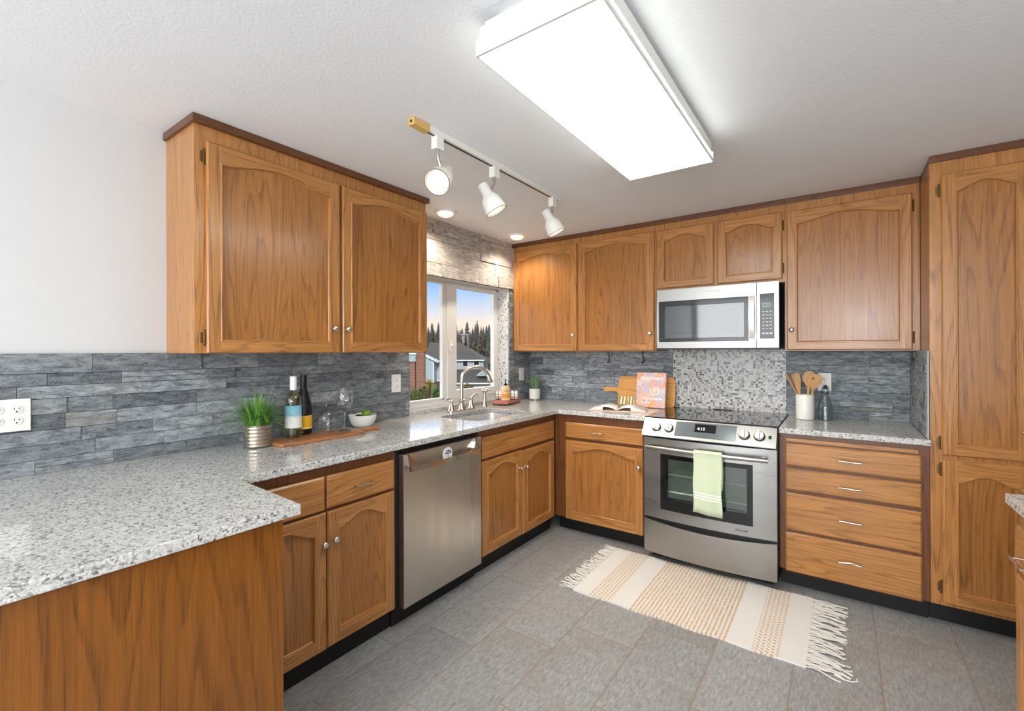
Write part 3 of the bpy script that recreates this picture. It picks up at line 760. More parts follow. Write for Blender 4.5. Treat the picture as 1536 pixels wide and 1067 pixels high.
for y, sg in ((-1.205, -1), (-0.985, 1)):
    m = MB(); m.lathe([(.029, .011), (.021, .03), (.015, .055), (.0125, .068), (.017, .074), (.017, .082), (.010, .090), (.003, .094)], (0.10, y, ZC), seg=18)
    m.build('handle_base', M['chrome'], t, True)
    m = MB(); m.tube([(0.10, y, ZC + .088), (0.10, y + sg * .018, ZC + .098), (0.105, y + sg * .042, ZC + (.112 if sg > 0 else .098)), (0.11, y + sg * .066, ZC + (.106 if sg > 0 else .092))], .0075, 10, [1.1, 1, .9, .75])
    m.build('lever', M['chrome'], t, True)
t = thing('side_sprayer', 'brushed nickel side sprayer standing between the faucet and the soap tray', 'sprayer', (0.10, -0.822, ZC))
m = MB(); m.lathe([(.024, 0.0005), (.022, .006), (.016, .02), (.0135, .05), (.0125, .10), (.014, .118)], (0.10, -0.822, ZC), seg=18); m.build('stem', M['chrome'], t, True)
m = MB(); m.lathe([(.012, -.022), (.017, -.012), (.019, .005), (.016, .018), (.009, .03), (.008, .036)], (0.102, -0.820, ZC + .13), (.75, .35, .18), 16); m.build('head', M['chrome'], t, True)

# ================================================================== APPLIANCES
# ---- dishwasher
t = thing('dishwasher', 'stainless steel dishwasher between the two oak cabinets of the left run', 'dishwasher', (0.33, -1.85, 0))
bx(t, 'body', M['black'], 0.03, 0.618, -2.165, -1.533, 0.105, 0.884)
bx(t, 'toe_kick', M['toe'], 0.05, 0.585, -2.165, -1.533, 0.0, 0.104)
XD = 0.657
m = MB(); m.box(0.619, XD, -2.146, -1.549, 0.101, 0.856, .003); m.build('door', M['steel_v'], t)
m = MB()
def dw(k): return XD + .030 + .022 * math.sin(PI * k)
pa = [(dw(i / 16), -2.128 + .53 * i / 16, 0.786) for i in range(17)]
for i in range(16):
    p, q = pa[i], pa[i + 1]; a, b = .013, .006
    for (dz0, dx0), (dz1, dx1) in zip(((-a, -b), (-a, b), (a, b), (a, -b)), ((-a, b), (a, b), (a, -b), (-a, -b))):
        m.face([(p[0] + dx0, p[1], p[2] + dz0), (q[0] + dx0, q[1], q[2] + dz0), (q[0] + dx1, q[1], q[2] + dz1), (p[0] + dx1, p[1], p[2] + dz1)])
for i in (0, 16): m.face([(pa[i][0] + s_ * .006, pa[i][1], pa[i][2] + r_ * .013) for s_, r_ in ((-1, -1), (1, -1), (1, 1), (-1, 1))])
bmesh.ops.remove_doubles(m.bm, verts=m.bm.verts[:], dist=1e-6)
m.build('handle', M['chrome'], t)
for y, s_ in ((-2.118, 1), (-1.610, -1)):
    m = MB(); m.prism([(y - .0, .796), (y + s_ * .085, .796), (y + s_ * .035, .806), (y + s_ * .008, .835), (y, .852), (y - s_ * .012, .852), (y - s_ * .008, .796)], XD - .001, XD + .029, lambda u, v, w: (w - max(0, (v - .80) * .4) * (1 if w > XD else 0), u, v))
    m.build('handle_bracket', M['chrome'], t)
t = thing('dishwasher_magnet', 'round white magnet with a blue emblem on the dishwasher door', 'magnet', (XD + .001, -1.838, 0.805))
m = MB(); m.lathe([(.036, 0), (.036, .003), (.034, .004), (.0003, .004)], (XD + .0004, -1.838, 0.805), (1, 0, 0), 32); m.build('disc', M['plastic'], t)
M['blue'] = plain('blue_print', (22, 62, 132), 0.4)
m = MB(); m.prism([(-1.838 + a * .001, .805 + b * .001) for a, b in ((-22, 4), (-14, 16), (2, 22), (16, 19), (21, 12), (23, 2), (10, 3), (0, -1), (-12, 2))], XD + .0042, XD + .0050, lambda u, v, w: (w, u, v)); m.build('emblem', M['blue'], t)
text('Clean', .0125, M['plastic'], t, (XD + .0054, -1.838, 0.8155), (0, 1, .10), (0, -.1, 1))
m = MB(); m.box(XD + .0042, XD + .005, -1.840, -1.835, .788, .797); m.build('mark', M['black'], t)

# ---- range
RX0, RX1, YR = 1.342, 2.103, -0.697
t = thing('stove', 'stainless steel slide-in electric stove with a black glass top', 'stove', (1.72, -0.35, 0))
bx(t, 'body', M['black'], RX0 - .002, RX1 + .002, -0.668, -0.02, 0.045, 0.905)
m = MB(); m.box(RX0 + .03, RX1 - .03, -0.62, -0.05, 0.0, 0.045); m.build('plinth', M['toe'], t)
m = MB(); m.box(RX0 - .004, RX1 + .0035, -0.668, -0.017, 0.9195, 0.9265, .002); ck = m.build('cooktop', M['cooktop'], t)
m = MB(); m.prism([(1.7 + .062 * math.cos(a * PI / 12), -.055 + .020 * math.sin(a * PI / 12)) for a in range(24)], 0.9265, 0.931); m.build('vent', M['black'], ck)
# sloped control panel
A = (-0.672, 0.918); B = (-0.742, 0.812)
m = MB(); m.prism([(-0.668, 0.812), (B[0], B[1]), (B[0], B[1] + .004), (A[0], A[1]), (-0.668, 0.918)], RX0, RX1, lambda u, v, w: (w, u, v)); cp = m.build('control_panel', M['steel_x'], t)
nrm = Vector((0, -(A[1] - B[1]), -(B[0] - A[0]) * -1)).normalized(); nrm = Vector((0, -.106, .070)).normalized(); upv = Vector((0, .070, .106)).normalized()
def onp(x, k, o=0.0):
    return Vector((x, B[0] + (A[0] - B[0]) * k, B[1] + .004 + (A[1] - B[1] - .004) * k)) + nrm * o
def panel_box(name, mat, x0, x1, k0, k1, h):
    m = MB(); m.face([onp(x0, k0, h), onp(x1, k0, h), onp(x1, k1, h), onp(x0, k1, h)])
    for (a, b), (c, d) in (((x0, k0), (x1, k0)), ((x1, k0), (x1, k1)), ((x1, k1), (x0, k1)), ((x0, k1), (x0, k0))):
        m.face([onp(a, b, -.001), onp(c, d, -.001), onp(c, d, h), onp(a, b, h)])
    return m.build(name, mat, cp)
tp = panel_box('touch_panel', M['panel_grey'], 1.546, 1.897, .12, .93, .0015)
panel_box('display', M['black_gloss'], 1.662, 1.785, .42, .86, .0022)
text('4:15', .026, M['lcd'], cp, onp(1.700, .60, .0028), (1, 0, 0), upv, 'clock_digits')
for x in (1.428, 1.506, 1.940, 2.018):
    m = MB(); c = onp(x, .50, 0)
    m.lathe([(.026, .003), (.026, .004), (.0255, .018), (.022, .021), (.0005, .021)], c, nrm, 28)
    kb = m.build('control_knob', M['silverknob'], cp, True, angle=30)
    m = MB(); m.lathe([(.0305, -.001), (.0305, .003), (.020, .0035)], c, nrm, 28); m.build('dark_ring', M['black'], kb)
    m = MB(); r_ = Vector((1, 0, 0)); m.obox(c + nrm * .020, r_ * .0055, upv * .024, nrm * .009, .002); m.build('grip', M['steel_x'], kb)
m = MB(); c = onp(2.071, .50, 0); m.obox(c, Vector((1, 0, 0)) * .008, upv * .011, nrm * .003, .002); m.build('light_switch', M['black'], cp)
# bowed oven door and drawer
def bow(k, amt): return YR - amt * (1 - (2 * k - 1) ** 2)
def bowed(name, mat, parent, x0, x1, z0, z1, amt, depth=.03, holes=None, dip=0.0, rise=0.0, off=0.0):
    m = MB(); n = 20
    def X(i): return x0 + (x1 - x0) * i / n
    def K(i): return (X(i) - RX0) / (RX1 - RX0)
    for i in range(n):
        k0, k1 = K(i), K(i + 1); y0, y1 = bow(k0, amt) - off, bow(k1, amt) - off
        t0, t1 = z1 - dip * (1 - (2 * k0 - 1) ** 2), z1 - dip * (1 - (2 * k1 - 1) ** 2)
        b0, b1 = z0 + rise * (1 - (2 * k0 - 1) ** 2), z0 + rise * (1 - (2 * k1 - 1) ** 2)
        yb = YR + depth
        m.face([(X(i), y0, b0), (X(i + 1), y1, b1), (X(i + 1), y1, t1), (X(i), y0, t0)])
        m.face([(X(i), y0, t0), (X(i + 1), y1, t1), (X(i + 1), yb, t1), (X(i), yb, t0)])
        m.face([(X(i), yb, b0), (X(i + 1), yb, b1), (X(i + 1), y1, b1), (X(i), y0, b0)])
    for xx, k in ((x0, K(0)), (x1, K(n))):
        m.face([(xx, bow(k, amt) - off, z0), (xx, YR + depth, z0), (xx, YR + depth, z1), (xx, bow(k, amt) - off, z1)])
    bmesh.ops.remove_doubles(m.bm, verts=m.bm.verts[:], dist=1e-5)
    return m.build(name, mat, parent, True, angle=30)
WX0, WX1, WZb, WZt = 1.452, 1.984, 0.345, 0.700
AM = .030
od = bowed('oven_door', M['steel_x'], t, RX0, RX1, WZt, 0.796, AM)
bowed('door_lower', M['steel_x'], od, RX0, RX1, 0.282, WZb, AM)
bowed('door_side', M['steel_x'], od, RX0, WX0, WZb, WZt, AM)
bowed('door_side', M['steel_x'], od, WX1, RX1, WZb, WZt, AM)
bowed('window_border', M['black_gloss'], od, WX0, WX1, 0.672, WZt, AM, off=-.001); bowed('window_border', M['black_gloss'], od, WX0, WX1, WZb, 0.415, AM, off=-.001)
bowed('window_border', M['black_gloss'], od, WX0, 1.488, 0.415, 0.672, AM, off=-.001); bowed('window_border', M['black_gloss'], od, 1.952, WX1, 0.415, 0.672, AM, off=-.001)
bowed('window_glass', M['oven_glass'], od, 1.488, 1.952, 0.415, 0.672, AM, depth=-.004, off=-.002)
m = MB(); m.box(1.488, 1.952, YR + .002, YR + .028, 0.415, 0.672)
m.bm.faces.ensure_lookup_table()
bmesh.ops.delete(m.bm, geom=[f for f in m.bm.faces if abs(f.calc_center_median().y - (YR + .002)) < 1e-4], context='FACES')
m.build('oven_cavity', M['oven_in'], od)
for z in (0.455, 0.565):
    m = MB()
    for k in range(3): m.tube([(1.492, YR + .010 + k * .006, z + k * .002), (1.948, YR + .010 + k * .006, z + k * .002)], .0018, 6)
    m.build('oven_rack', M['rack'], od)
m = MB(); hp = [(1.372 + .692 * i / 20, bow((1.372 + .692 * i / 20 - RX0) / .761, AM) - .045, 0.742) for i in range(21)]
m.tube(hp, .0145, 14); m.build('oven_handle', M['steel_x'], od, True)
for x in (1.395, 2.04):
    k = (x - RX0) / .761; m = MB(); m.box(x - .012, x + .012, bow(k, AM) - .04, bow(k, AM), .733, .751, .003); m.build('handle_bracket', M['steel_x'], od)
bowed('storage_drawer', M['steel_x'], t, RX0, RX1, 0.052, 0.266, AM, dip=.022)
text('JENN-AIR', .0155, M['hole'], od, (1.925, bow(.765, AM) - .0008, 0.312), (1, .04, 0), (0, 0, 1), bold=.0003)

# ---- towel on the handle
t = thing('dish_towel', 'pale green dish towel with three white stripes hanging on the oven handle', 'towel', (1.755, -0.76, 0.39))
m = MB(); yc = bow(.54, AM) - .045
prof = []
for i in range(12): prof.append((yc - .020 - .006 * math.sin(i * .5), 0.395 + (0.742 - 0.395) * i / 11))
for i in range(1, 8):
    a = PI * i / 8; prof.append((yc - .020 * math.cos(a), .742 + .020 * math.sin(a)))
for i in range(9): prof.append((yc + .0195, 0.742 - 0.20 * i / 8))
nu = 24; grid = []
for (y, z) in prof:
    row = []
    for j in range(nu + 1):
        k = j / nu; fall = max(0, (0.742 - z) / .35)
        row.append(m.bm.verts.new((1.676 + .158 * k + .004 * fall * math.sin(z * 30 + k), y + (.005 * math.sin(k * 9) * fall if y < yc else 0) - .0015 * math.sin(k * 5), z - .012 * k * fall)))
    grid.append(row)
for a, b in zip(grid, grid[1:]):
    for j in range(nu): m.bm.faces.new((a[j], a[j + 1], b[j + 1], b[j]))
def towel_mat():
    tt = NT('green_linen'); x = tt.sep(tt.obj())
    z = x[2]; s_ = None
    for c in (.090, .106, .122):
        k = tt.math('LESS_THAN', tt.math('ABSOLUTE', tt.math('SUBTRACT', tt.math('ADD', z, tt.math('MULTIPLY', x[0], .05)), c)), .0035)
        s_ = k if s_ is None else tt.math('MAXIMUM', s_, k)
    n = tt.noise(tt.vmath('MULTIPLY', tt.obj(), (500, 30, 500)), 1, 2)
    col = tt.mix(s_, tt.mix(n, lin(198, 210, 176), lin(214, 224, 196)), lin(240, 242, 234))
    return tt.bsdf(col, 0.9, 0, tt.bump(n, .3, .001), sheen=.2)
o = m.build('cloth', towel_mat(), t, True); sd = o.modifiers.new('thickness', 'SOLIDIFY'); sd.thickness = .003; sd.offset = 0

# ---- microwave
MX0, MX1, YM, MZ0, MZ1 = 1.335, 2.090, -0.408, 1.368, 1.788
t = thing('microwave', 'stainless steel over-the-range microwave with a black window', 'microwave', (1.71, -0.2, MZ0))
bx(t, 'body', M['black'], MX0 + .003, MX1 - .003, YM + .03, -0.02, MZ0 + .002, MZ1 - .001)
def holed(name, mat, x0, x1, z0, z1, hx0, hx1, hz0, hz1, y0, y1, parent):
    m = MB(); m.box(x0, x1, y0, y1, hz1, z1, .0015); m.box(x0, x1, y0, y1, z0, hz0, .0015); m.box(x0, hx0, y0, y1, hz0, hz1); m.box(hx1, x1, y0, y1, hz0, hz1)
    return m.build(name, mat, parent)
dr = holed('door', M['steel_x'], MX0, 1.965, MZ0 + .008, MZ1, 1.350, 1.921, 1.421, 1.704, YM, YM + .03, t)
holed('window_border', M['black_gloss'], 1.350, 1.921, 1.421, 1.704, 1.392, 1.895, 1.446, 1.668, YM + .0012, YM + .028, dr)
bx(dr, 'window', M['mw_glass'], 1.392, 1.895, YM + .003, YM + .006, 1.446, 1.668)
m = MB(); m.box(1.392, 1.895, YM + .010, YM + .029, 1.446, 1.668)
bmesh.ops.delete(m.bm, geom=[f for f in m.bm.faces if abs(f.calc_center_median().y - (YM + .010)) < 1e-4], context='FACES')
m.build('cavity', M['mw_in'], dr)
m = MB(); m.box(1.425, 1.862, YM + .022, YM + .026, 1.470, 1.636, .002); m.build('inner_screen', plain('screen_mesh', (120, 122, 121), .5), dr)
m = MB(); n = 14
for i in range(n):
    z0_, z1_ = 1.435 + .268 * i / n, 1.435 + .268 * (i + 1) / n
    b0, b1 = .012 + .022 * math.sin(PI * i / n), .012 + .022 * math.sin(PI * (i + 1) / n)
    for (xa, oa), (xb, ob) in (((1.926, .0), (1.956, 0)), ((1.956, 0), (1.956, .012)), ((1.956, .012), (1.926, .012)), ((1.926, .012), (1.926, 0))):
        m.face([(xa, YM - b0 + oa, z0_), (xb, YM - b0 + ob, z0_), (xb, YM - b1 + ob, z1_), (xa, YM - b1 + oa, z1_)])
m.box(1.930, 1.952, YM - .012, YM + .001, 1.435, 1.45); m.box(1.930, 1.952, YM - .012, YM + .001, 1.688, 1.703)
bmesh.ops.remove_doubles(m.bm, verts=m.bm.verts[:], dist=1e-6)
m.build('handle', M['steel_v'], dr, True, angle=30)
text('Whirlpool', .022, M['plastic'], dr, (1.712, YM - .0006, 1.7545), (1, 0, 0), (0, 0, 1), bold=.0004)
ctl = bx(t, 'control_side', M['steel_x'], 1.967, MX1, YM, YM + .03, MZ0 + .008, MZ1, bev=.0015)
kp = bx(ctl, 'keypad', M['black_gloss'], 1.985, 2.065, YM - .0015, YM + .001, 1.433, 1.715)
bx(ctl, 'display', plain('pale_lcd', (150, 168, 172), .3), 1.998, 2.046, YM - .0022, YM - .001, 1.628, 1.658)
text('4:15', .020, M['black'], ctl, (2.022, YM - .0028, 1.643), (1, 0, 0), (0, 0, 1), 'clock_digits')
m = MB()
for r_ in range(6):
    for c_ in range(3):
        m.box(1.999 + c_ * .020, 2.011 + c_ * .020, YM - .0022, YM - .0012, 1.600 - r_ * .0215, 1.604 - r_ * .0215)
for c_ in range(3): m.box(1.998 + c_ * .021, 2.012 + c_ * .021, YM - .0022, YM - .0012, 1.462, 1.470)
m.build('button_marks', M['plastic'], ctl)
bx(t, 'vent_grille', M['black'], MX0, MX1, YM + .004, YM + .03, MZ0 - .002, MZ0 + .007)

# ================================================================== LIGHT FIXTURES
LX, LY = 1.7455, -2.071
t = thing('fluorescent_light', 'long white fluorescent ceiling light with a glowing wraparound lens', 'ceiling light', (LX, LY, 2.2))
hw, hl = 0.1925, 0.587
bx(t, 'housing', M['plastic'], LX - hw + .006, LX + hw - .006, LY - hl + .006, LY + hl - .006, 2.2365, 2.284)
bx(t, 'mounting_channel', M['plastic'], LX - .13, LX + .13, LY - hl + .03, LY + hl - .03, 2.2845, CEIL - .0005)
m = MB()
pr = [(-hw + .004, 2.2005), (hw - .004, 2.2005), (hw - .004, 2.236), (-hw + .004, 2.236)]
m.prism([(LX + a, b) for a, b in pr], LY - hl + .004, LY + hl - .004, lambda u, v, w: (u, w, v)); m.build('lens', M['lens'], t)
for s_ in (-1, 1):
    y = LY + s_ * hl; m = MB()
    m.prism([(LX + a, b) for a, b in [(-hw, 2.1985), (hw, 2.1985), (hw, 2.243), (hw - .022, 2.247), (hw - .035, 2.283), (-hw + .035, 2.283), (-hw + .022, 2.247), (-hw, 2.243)]], y - .004, y + .004, lambda u, v, w: (u, w, v)); m.build('end_cap', M['plastic'], t)
m = MB(); m.box(LX - hw - .001, LX - hw + .003, LY - hl, LY + hl, 2.1985, 2.212); m.box(LX + hw - .003, LX + hw + .001, LY - hl, LY + hl, 2.1985, 2.212); m.build('edge_trim', M['plastic'], t)

TX = 0.978
t = thing('track_light', 'white ceiling track with three spotlights in front of the window wall', 'track light', (TX, -1.78, CEIL))
bx(t, 'track', M['plastic'], TX - .018, TX + .018, -2.292, -1.19, 2.286, CEIL - .0005, bev=.002)
M['bronze'] = plain('bronze_rim', (128, 104, 74), .4); M['aged'] = plain('yellowed_plastic', (214, 176, 104), .5)
fe = bx(t, 'feed_end', M['aged'], TX - .018, TX + .018, -2.382, -2.2925, 2.282, CEIL - .0005, bev=.003)
m = MB(); m.lathe([(.006, 0), (.006, .001)], (TX, -2.3825, 2.297), (0, -1, 0), 10); m.build('screw_hole', M['black'], fe)
bx(t, 'track_slot', M['black'], TX - .006, TX + .006, -2.290, -1.20, 2.2852, 2.2864)
def head(y, base, axis, back):
    ax = Vector(axis).normalized(); g = MB()
    # base = centre of the bulb end
    f = Vector(base); L_ = .150
    c0 = f - ax * L_
    g.lathe([(.012, .001), (.026, 0), (.027, .004), (.027, .052), (.034, .066), (.047, .082), (.051, .098), (.056, L_ - .012), (.057, L_), (.053, L_), (.051, L_ - .02)], c0, ax, 28, True, False)
    sp = g.build('spotlight', M['plastic'], t, True, angle=35)
    g = MB(); g.box(TX - .017, TX + .017, y - .022, y + .022, 2.232, 2.2865, .003); g.build('adapter', M['plastic'], sp)
    j = c0 + ax * back
    g = MB(); g.tube([(TX, y, 2.233), (TX, y, 2.205), tuple(j)], .0065, 10); g.build('stem', M['chrome'], sp, True)
    g = MB(); g.lathe([(.047, -.012), (.0475, -.006), (.035, -.002), (.0005, .001)], f, ax, 28, True, True); g.build('bulb', M['bulb_warm'], sp, True)
    g = MB(); g.lathe([(.0540, -.003), (.0577, -.001), (.0577, .0012), (.0548, .0012), (.0540, -.003)], f, ax, 32, False, False); g.build('rim', M['bronze'], sp, True)
    return f, ax
f1, a1 = head(-2.231, (1.000, -2.258, 2.080), Vector((.29, -.79, -.655)), .075)
f2, a2 = head(-1.829, (0.998, -1.838, 2.060), Vector((.36, .28, -.86)), .055)
f3, a3 = head(-1.253, (1.004, -1.247, 2.074), Vector((.36, .25, -.88)), .055)
for i, (f, a) in enumerate(((f1, a1), (f2, a2), (f3, a3))):
    lamp('track_spot_glow', 'SPOT', f + a * .012, 16 if i else 5, (1.0, .90, .76), to=f + a, spot=math.radians(95), blend=.8, radius=.02)
for i, (x, y) in enumerate(((0.206, -1.372), (0.232, -0.556))):
    t = thing('recessed_light', ('lit recessed ceiling light beside the large left cabinet' if i == 0 else 'lit recessed ceiling light in the corner by the back cabinets'), 'ceiling light', (x, y, CEIL))
    m = MB(); m.lathe([(.078, -.0005), (.078, -.006), (.070, -.012), (.056, -.010), (.054, -.0008)], (x, y, CEIL), seg=32, cap0=False, cap1=False); m.build('trim_ring', M['plastic'], t, True)
    m = MB(); m.lathe([(.053, -.001), (.053, -.012), (.050, -.022), (.035, -.031), (.0005, -.035)], (x, y, CEIL), seg=28); m.build('bulb', M['bulb_warm'], t, True)
    lamp('recessed_glow', 'SPOT', (x, y, CEIL - .045), 13, (1.0, .88, .72), to=(x, y, 0), spot=math.radians(150), blend=.7, radius=.05)

# ================================================================== OUTLETS
def plate(name, label, cat, plane, base, u, z, w, h, gangs, switch=False):
    F = frame_fn(plane, base); t = thing(name, label, cat, F(u, z - h / 2, 0)); m = MB()
    a = F(u - w / 2, z - h / 2, 0); b = F(u + w / 2, z + h / 2, .006)
    m.box(min(a[0], b[0]), max(a[0], b[0]), min(a[1], b[1]), max(a[1], b[1]), a[2], b[2], .002); m.build('cover_plate', M['plastic'], t)
    for g in range(gangs):
        uu = u + (g - (gangs - 1) / 2) * .046
        if switch:
            m = MB(); a = F(uu - .016, z - .033, .005); b = F(uu + .016, z + .033, .009)
            m.box(min(a[0], b[0]), max(a[0], b[0]), min(a[1], b[1]), max(a[1], b[1]), a[2], b[2], .002); m.build('rocker', M['plastic'], t); continue
        for s_ in (-1, 1):
            n = Vector(F(0, 0, 1)) - Vector(F(0, 0, 0)); m = MB()
            m.lathe([(.0165, .004), (.0165, .0075), (.015, .008), (.0003, .008)], F(uu, z + s_ * .0195, 0), n, 20); so = m.build('socket', M['plastic'], t, True, angle=30)
            m = MB()
            for du, dz, ww, hh in ((-.006, .004, .002, .008), (.006, .004, .002, .007), (0, -.007, .005, .005)):
                a = F(uu + du - ww / 2, z + s_ * .0195 + dz - hh / 2, .0078); b = F(uu + du + ww / 2, z + s_ * .0195 + dz + hh / 2, .0084)
                m.box(min(a[0], b[0]), max(a[0], b[0]), min(a[1], b[1]), max(a[1], b[1]), a[2], b[2])
            m.build('slots', M['hole'], so)
plate('wall_outlet', 'white double-gang outlet on the stone wall above the peninsula', 'outlet', 'x', .0185, -3.381, 1.141, .116, .114, 2)
plate('wall_outlet', 'white single outlet on the stone wall left of the window', 'outlet', 'x', .0185, -1.648, 1.152, .074, .116, 1)
plate('light_switch', 'white wall switch plate in the corner above the soap tray', 'switch', 'x', .0185, -0.187, 1.149, .074, .116, 1, True)
plate('wall_outlet', 'white outlet partly hidden behind the wooden utensils', 'outlet', 'y', -.0185, 2.312, 1.150, .074, .118, 1)

# ================================================================== SMALL OBJECTS
M['leaf'] = None
def leafmat(name, a, b):
    t = NT(name); r = t.attr('tint'); v = t.sep(r['Color'])
    return t.bsdf(t.mix(v[0], lin(*a), lin(*b)), 0.45, spec=0.4)
M['grass'] = leafmat('grass_blades', (48, 106, 36), (132, 192, 82))
M['sprout'] = leafmat('grey_green_blades', (78, 122, 84), (150, 182, 138))
def blade(m, p, az, lean, L_, wd, droop, n=6, tint=(.5, 0, 0, 1)):
    d = Vector((math.cos(az), math.sin(az), 0)); s_ = Vector((-d.y, d.x, 0)); pts = []
    q = Vector(p); ang = lean
    for i in range(n + 1):
        k = i / n; ww = wd * (1 - k) ** .6 * (0.6 + .4 * min(1, k * 4)); pts.append((q + s_ * ww, q - s_ * ww))
        q = q + (d * math.sin(ang) + Vector((0, 0, math.cos(ang)))) * (L_ / n); ang += droop / n
    for i in range(n):
        a, b = pts[i], pts[i + 1]; m.face([a[0], a[1], b[1], b[0]], tint)
# grass in ribbed pot
px_, py_ = 0.170, -2.602
t = thing('potted_grass', 'leafy green grass plant in a ribbed silver pot beside the wine bottles', 'plant', (px_, py_, ZC))
prof = [(.048, .0005)]
for i in range(6):
    z = .004 + i * .0165; prof += [(.056, z), (.0595, z + .004), (.0595, z + .010), (.055, z + .0135)]
prof += [(.057, .103), (.052, .103), (.050, .085)]
m = MB(); m.lathe(prof, (px_, py_, ZC), seg=36, cap1=True); m.build('pot', M['silver_pot'], t, True, angle=25)
m = MB(); m.lathe([(.050, .086), (.03, .09), (.0005, .092)], (px_, py_, ZC), seg=16, cap0=False); m.build('soil', plain('soil', (44, 34, 26), .95), t)
m = MB(); rnd = random.Random(4)
for i in range(300):
    a = rnd.uniform(0, 2 * PI); r_ = .046 * math.sqrt(rnd.random()); aa = a + rnd.uniform(-.6, .6)
    lean = rnd.uniform(0.05, .95) * (0.4 + r_ / .046 * .7); L_ = rnd.uniform(.13, .245)
    dro = rnd.uniform(.4, 2.4)
    if math.sin(aa) > .55 and math.cos(aa) > -.6: L_ *= .72; lean *= .8
    if math.cos(aa) < -.2: lean *= .6; dro *= .45; L_ *= .8
    blade(m, (px_ + r_ * math.cos(a), py_ + r_ * math.sin(a), ZC + .088), aa, lean, L_, rnd.uniform(.0018, .0034), dro, tint=(rnd.random(), 0, 0, 1))
m.build('foliage', M['grass'], t)

# wooden board under the bottles
ang = math.atan2(.012, .45)
t = thing('serving_board', 'long acacia serving board with a short handle under the bottles and glasses', 'board', (0.225, -2.33, ZC))
m = MB(); P = []
for (u, v) in [(-.235, -.085), (.195, -.085), (.205, -.078), (.212, -.03), (.222, -.024), (.34, -.024), (.352, -.012), (.352, .012), (.34, .024), (.222, .024), (.212, .03), (.205, .078), (.195, .085), (-.235, .085), (-.245, .075), (-.245, -.075)]:
    P.append((0.225 - v + u * .04, -2.315 + u))
m.prism(P, ZC + .0006, ZC + .0166); o = m.build('plank', M['board'], t); b = o.modifiers.new('ease', 'BEVEL'); b.width = .003; b.segments = 2; b.limit_method = 'ANGLE'
ZBd = ZC + .0168

# wine bottles
def label_mb(r, z0, z1, c, a0, a1, seg=20):
    m = MB()
    for i in range(seg):
        a, b = a0 + (a1 - a0) * i / seg, a0 + (a1 - a0) * (i + 1) / seg
        m.face([(c[0] + r * math.cos(a), c[1] + r * math.sin(a), c[2] + z0), (c[0] + r * math.cos(b), c[1] + r * math.sin(b), c[2] + z0), (c[0] + r * math.cos(b), c[1] + r * math.sin(b), c[2] + z1), (c[0] + r * math.cos(a), c[1] + r * math.sin(a), c[2] + z1)])
    bmesh.ops.remove_doubles(m.bm, verts=m.bm.verts[:], dist=1e-6); return m
c = (0.175, -2.432, ZBd)
t = thing('wine_bottle', 'white wine bottle with a blue and white label and a white cap', 'bottle', c)
m = MB(); m.lathe([(.030, .0005), (.0375, .004), (.0385, .02), (.0385, .175), (.037, .192), (.030, .212), (.018, .226), (.0145, .236), (.014, .262)], c, seg=32); m.build('glass', M['wine_glass_green'], t, True)
m = MB(); m.lathe([(.030, .004), (.0355, .008), (.0362, .02), (.0362, .174), (.034, .192), (.02, .205), (.0005, .205)], c, seg=28); m.build('wine', glass('pale_wine', (.84, .82, .58), .0, 0, False), t, True)
m = MB(); m.lathe([(.0150, .236), (.0158, .238), (.0158, .300), (.0148, .303), (.0003, .3035)], c, seg=24); m.build('cap', M['plastic'], t, True, angle=40)
lb = label_mb(.0388, .050, .160, c, -2.2, 1.5); lb.build('label', bands('blue_white_label', 2, [(0.0, (236, 236, 232)), (.098, (236, 236, 232)), (.112, (150, 196, 212)), (.165, (112, 178, 206))], .6, 1.0, 'LINEAR'), t, True)
c = (0.130, -2.352, ZBd)
t = thing('wine_bottle', 'dark red-wine bottle with a yellow label standing behind the white wine', 'bottle', c)
m = MB(); m.lathe([(.031, .0005), (.039, .004), (.040, .02), (.040, .135), (.037, .165), (.026, .205), (.0165, .235), (.0145, .250), (.0145, .262)], c, seg=32); m.build('glass', M['dark_bottle'], t, True)
m = MB(); m.lathe([(.0155, .240), (.0160, .242), (.0160, .302), (.0150, .305), (.0003, .3055)], c, seg=24); m.build('foil_cap', M['black'], t, True, angle=40)
lb = label_mb(.0404, .030, .098, c, -2.2, 1.4); lb.build('label', bands('yellow_label', 2, [(0, (240, 214, 120)), (.036, (240, 178, 30)), (.093, (240, 214, 120))], .6), t, True)

# wine glasses
def wineglass(label, c, inverted):
    t = thing('wine_glass', label, 'glass', c)
    foot = [(.0005, .0005), (.036, .0008), (.037, .002), (.02, .005), (.006, .010)]
    stem = [(.006, .010), (.0038, .02), (.0036, .09), (.006, .102)]
    bowl = [(.006, .102), (.022, .112), (.038, .132), (.045, .158), (.0445, .180), (.040, .205), (.0345, .232)]
    H_ = .2325
    for nm, pr, c1 in (('foot', foot, False), ('stem', stem, True), ('bowl', bowl, False)):
        if inverted: pr = [(r, H_ + .0005 - h) for r, h in pr]
        m = MB(); m.lathe(pr, c, seg=32, cap0=(nm == 'foot'), cap1=False); m.build(nm, M['clear'], t, True, angle=80)
wineglass('clear wine glass standing upright on the wooden board next to the bowl', (0.215, -2.168, ZBd), False)
wineglass('clear wine glass standing upside down between the bottles and the upright glass', (0.165, -2.245, ZBd), True)

